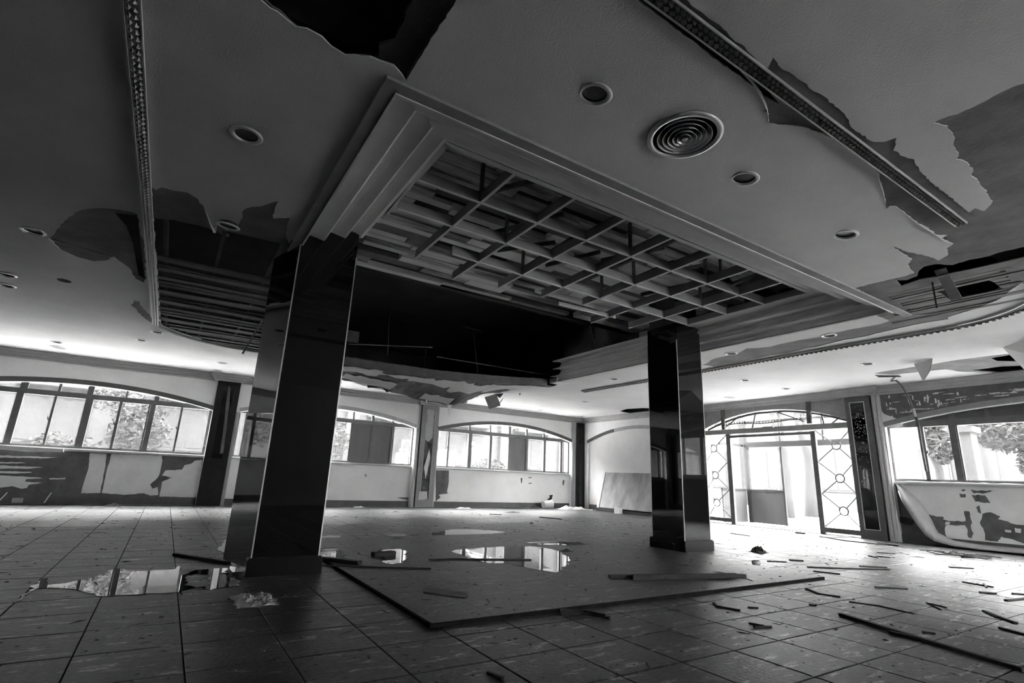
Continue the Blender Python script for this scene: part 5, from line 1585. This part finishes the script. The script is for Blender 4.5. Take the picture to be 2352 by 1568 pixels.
# tangle of wire on the right
tg = empty('wire_tangle', (12.0, 3.9, 0))
tag(tg, 'tangle of flat wire loops on the floor below the peeling wall', 'wire')
rr_ = random.Random(8)
for k in range(6):
    cx, cyy = 11.6 + rr_.uniform(0, .9), 3.75 + rr_.uniform(-.15, .3)
    a, b, ph = rr_.uniform(.2, .5), rr_.uniform(.08, .2), rr_.uniform(0, 3)
    MB().tube([(cx + a * math.cos(t * .45) * math.cos(ph) - b * math.sin(t * .45) * math.sin(ph), cyy + a * math.cos(t * .45) * math.sin(ph) + b * math.sin(t * .45) * math.cos(ph), .015 + .02 * abs(math.sin(t * .6 + k))) for t in range(11)], .009, 5).obj('loop', 'debris', tg)
crumple((12.25, 4.05, 0), .10, .08, .10, 'dark lump in the wire tangle on the right', 'debris', 23, 'scrap', 'floor_scrap', 8)
# small pale block by the leaning board
tag(MB().box((13.05, 13.38, 0), (13.2, 13.62, .19)).bar((13.1, 13.5, .19), (13.12, 13.48, .27), .10, .05).obj('pale_block', 'paper_white'), 'small pale block on the floor in front of the leaning board', 'block')

# leaning board on blocks against the blank arch
lb = empty('leaning_board', (13.45, 13.6, 0))
tag(lb, 'large stained board leaning under the blank arch left of the far column', 'board')
ya, yb = 12.3, 14.78
def lean(d):
    return [(13.42 + d, ya, .13), (13.42 + d, yb, .13), (13.76 + d, yb - .0, 1.36), (13.76 + d, ya, 1.36)]
vs = lean(0) + lean(.02)
MB().add(vs, [(0, 1, 2, 3), (7, 6, 5, 4), (0, 4, 5, 1), (1, 5, 6, 2), (2, 6, 7, 3), (3, 7, 4, 0)]).obj('panel', 'stained_board', lb)
MB().bar((13.41, yb + .05, .10), (13.75, yb + .05, 1.37), .045, .10, (0, 1, 0)).obj('edge_strip', 'paper_white', lb)
tag(MB().box((13.30, 12.4, 0), (13.60, 14.1, .075)).box((13.34, 13.9, .0), (13.56, 14.85, .115)).obj('timber_bearer', 'wood_dark'), 'dark timber bearer under the leaning board', 'timber')

# cable from the ceiling down past the right window
cab = empty('hanging_cable', (13.2, 4.8, 3.45))
tag(cab, 'cable hanging from the ceiling and bending down over the right window', 'cable')
cpx = [(2045,862),(2058,870),(2072,885),(2086,908),(2096,932)]
cp = [(4.991, 3.545), (4.892, 3.462), (4.796, 3.304), (4.713, 3.074), (4.666, 2.825)]
MB().tube([(12.75, 4.72, 3.45)] + [(13.2, y, min(z, 3.44)) for y, z in cp], .016, 6, .022).obj('thin_cable', 'rust', cab)
cp2 = [(4.781, 2.915), (4.741, 2.673), (4.726, 2.484), (4.720, 2.066), (4.700, 1.522)]
MB().tube([(13.2, cp[-1][0], cp[-1][1])] + [(13.66, y, z) for y, z in [(4.797, 2.693), (4.773, 2.454), (4.772, 1.986), (4.758, 1.510)]], .030, 8, .026).obj('thick_sleeve', 'rust', cab)

# large peeled sheet curling off the wall at the right
ps = MB()
top = [(5.438, 1.261), (5.235, 1.081), (5.058, 0.888), (4.931, 0.663), (4.851, 0.458), (4.803, 0.254), (4.542, 0.120), (4.127, 0.095), (3.473, 0.096), (2.854, 0.080)]
bot = [(5.348, 1.070), (5.285, 0.854), (5.169, 0.628), (5.042, 0.391), (4.927, 0.212), (4.777, 0.101), (4.466, 0.046), (4.058, 0.032), (3.416, 0.045), (2.809, 0.033)]
n = len(top)
vs = []
for i in range(n):
    k = min(1, i / 4)
    a = Vector((13.86 - .02 * k, top[i][0], max(.06, top[i][1] + .02)))
    c = Vector((13.66 - .10 * k, bot[i][0], max(.012, bot[i][1])))
    mdl = (a + c) / 2 + Vector((-.05 * k, 0, .01))
    vs += [a, a.lerp(mdl, .5) + Vector((-.015, 0, 0)), mdl, c, c + Vector((.05, 0, .02))]
fs = []
for i in range(n - 1):
    for j in range(4): fs.append((i * 5 + j, i * 5 + j + 1, i * 5 + 5 + j + 1, i * 5 + 5 + j))
o = ps.add(vs, fs).obj('peeled_sheet', 'flap_paper', smooth=True)
sm = o.modifiers.new('t', 'SOLIDIFY')
sm.thickness = .003
tag(o, 'long curled sheet of wallpaper peeled down to the floor at the right wall', 'wallpaper')

# fallen strips along the skirting of the left window
tag(MB().bar((-2.95, 16.10, .05), (-2.85, 16.13, .25), .05, .015).obj('fallen_strip', 'wallpaper'), 'slanting pale paper strip at the skirting, far left', 'paper')
tag(MB().bar((-2.18, 16.10, .03), (-2.10, 16.13, .26), .05, .015).obj('fallen_strip', 'wallpaper'), 'slanting pale paper strip at the skirting, right of the small socket plate', 'paper')
tag(MB().box((-2.74, 16.13, .03), (-2.56, 16.2, .13)).obj('socket_plate', 'cornice_grey'), 'grey socket plate on the skirting under the leftmost window', 'socket')

# loose grit: uncountable crumbs
cr = MB()
rr_ = random.Random(31)
for i in range(1900):
    r = 1.5 + 14 * rr_.random() ** 1.2
    a = math.radians(rr_.uniform(-14, 80))
    x, y = r * math.sin(a), r * math.cos(a)
    if x > 13.5 or y > 15.9: continue
    if (.75 < x < 1.6 and 5.7 < y < 6.6) or (6.9 < x < 7.8 and 5.65 < y < 6.55): continue
    if PX0 - .1 < x < PX0 + .05 or PY0 - .1 < y < PY0 + .05: continue
    z = onfloor((x, y))
    s = rr_.uniform(.002, .006) * (1 + r * .16)
    L = s * (rr_.uniform(1, 2.2) if rr_.random() < .8 else rr_.uniform(3, 9))
    an = rr_.uniform(0, math.pi)
    dx, dy = math.cos(an), math.sin(an)
    h = s * rr_.uniform(.3, .9)
    cr.add([(x - dx * L - dy * s, y - dy * L + dx * s, z), (x + dx * L - dy * s * .5, y + dy * L + dx * s * .5, z), (x + dx * L * .8 + dy * s, y + dy * L * .8 - dx * s, z), (x - dx * L + dy * s, y - dy * L - dx * s, z), (x, y, z + h)],
           [(0, 1, 4), (1, 2, 4), (2, 3, 4), (3, 0, 4), (3, 2, 1, 0)])
o = cr.obj('loose_grit', 'debris')
tag(o, 'scattered dark crumbs and splinters of debris over the floor', 'debris', kind='stuff')
cr = MB()
for i in range(420):
    r = 1.5 + 11 * rr_.random() ** 1.2
    a = math.radians(rr_.uniform(-14, 80))
    x, y = r * math.sin(a), r * math.cos(a)
    if x > 13.5 or y > 15.9: continue
    if (.75 < x < 1.6 and 5.7 < y < 6.6) or (6.9 < x < 7.8 and 5.65 < y < 6.55): continue
    z = onfloor((x, y))
    s = rr_.uniform(.002, .005) * (1 + r * .1)
    an = rr_.uniform(0, 6)
    cr.add([(x + s * math.cos(an), y + s * math.sin(an), z), (x + s * math.cos(an + 2), y + s * math.sin(an + 2), z), (x + s * math.cos(an + 4), y + s * math.sin(an + 4), z), (x, y, z + s * .7)], [(0, 1, 3), (1, 2, 3), (2, 0, 3), (2, 1, 0)])
tag(cr.obj('plaster_crumbs', 'paper_white'), 'scattered tiny white plaster crumbs over the floor', 'debris', kind='stuff')
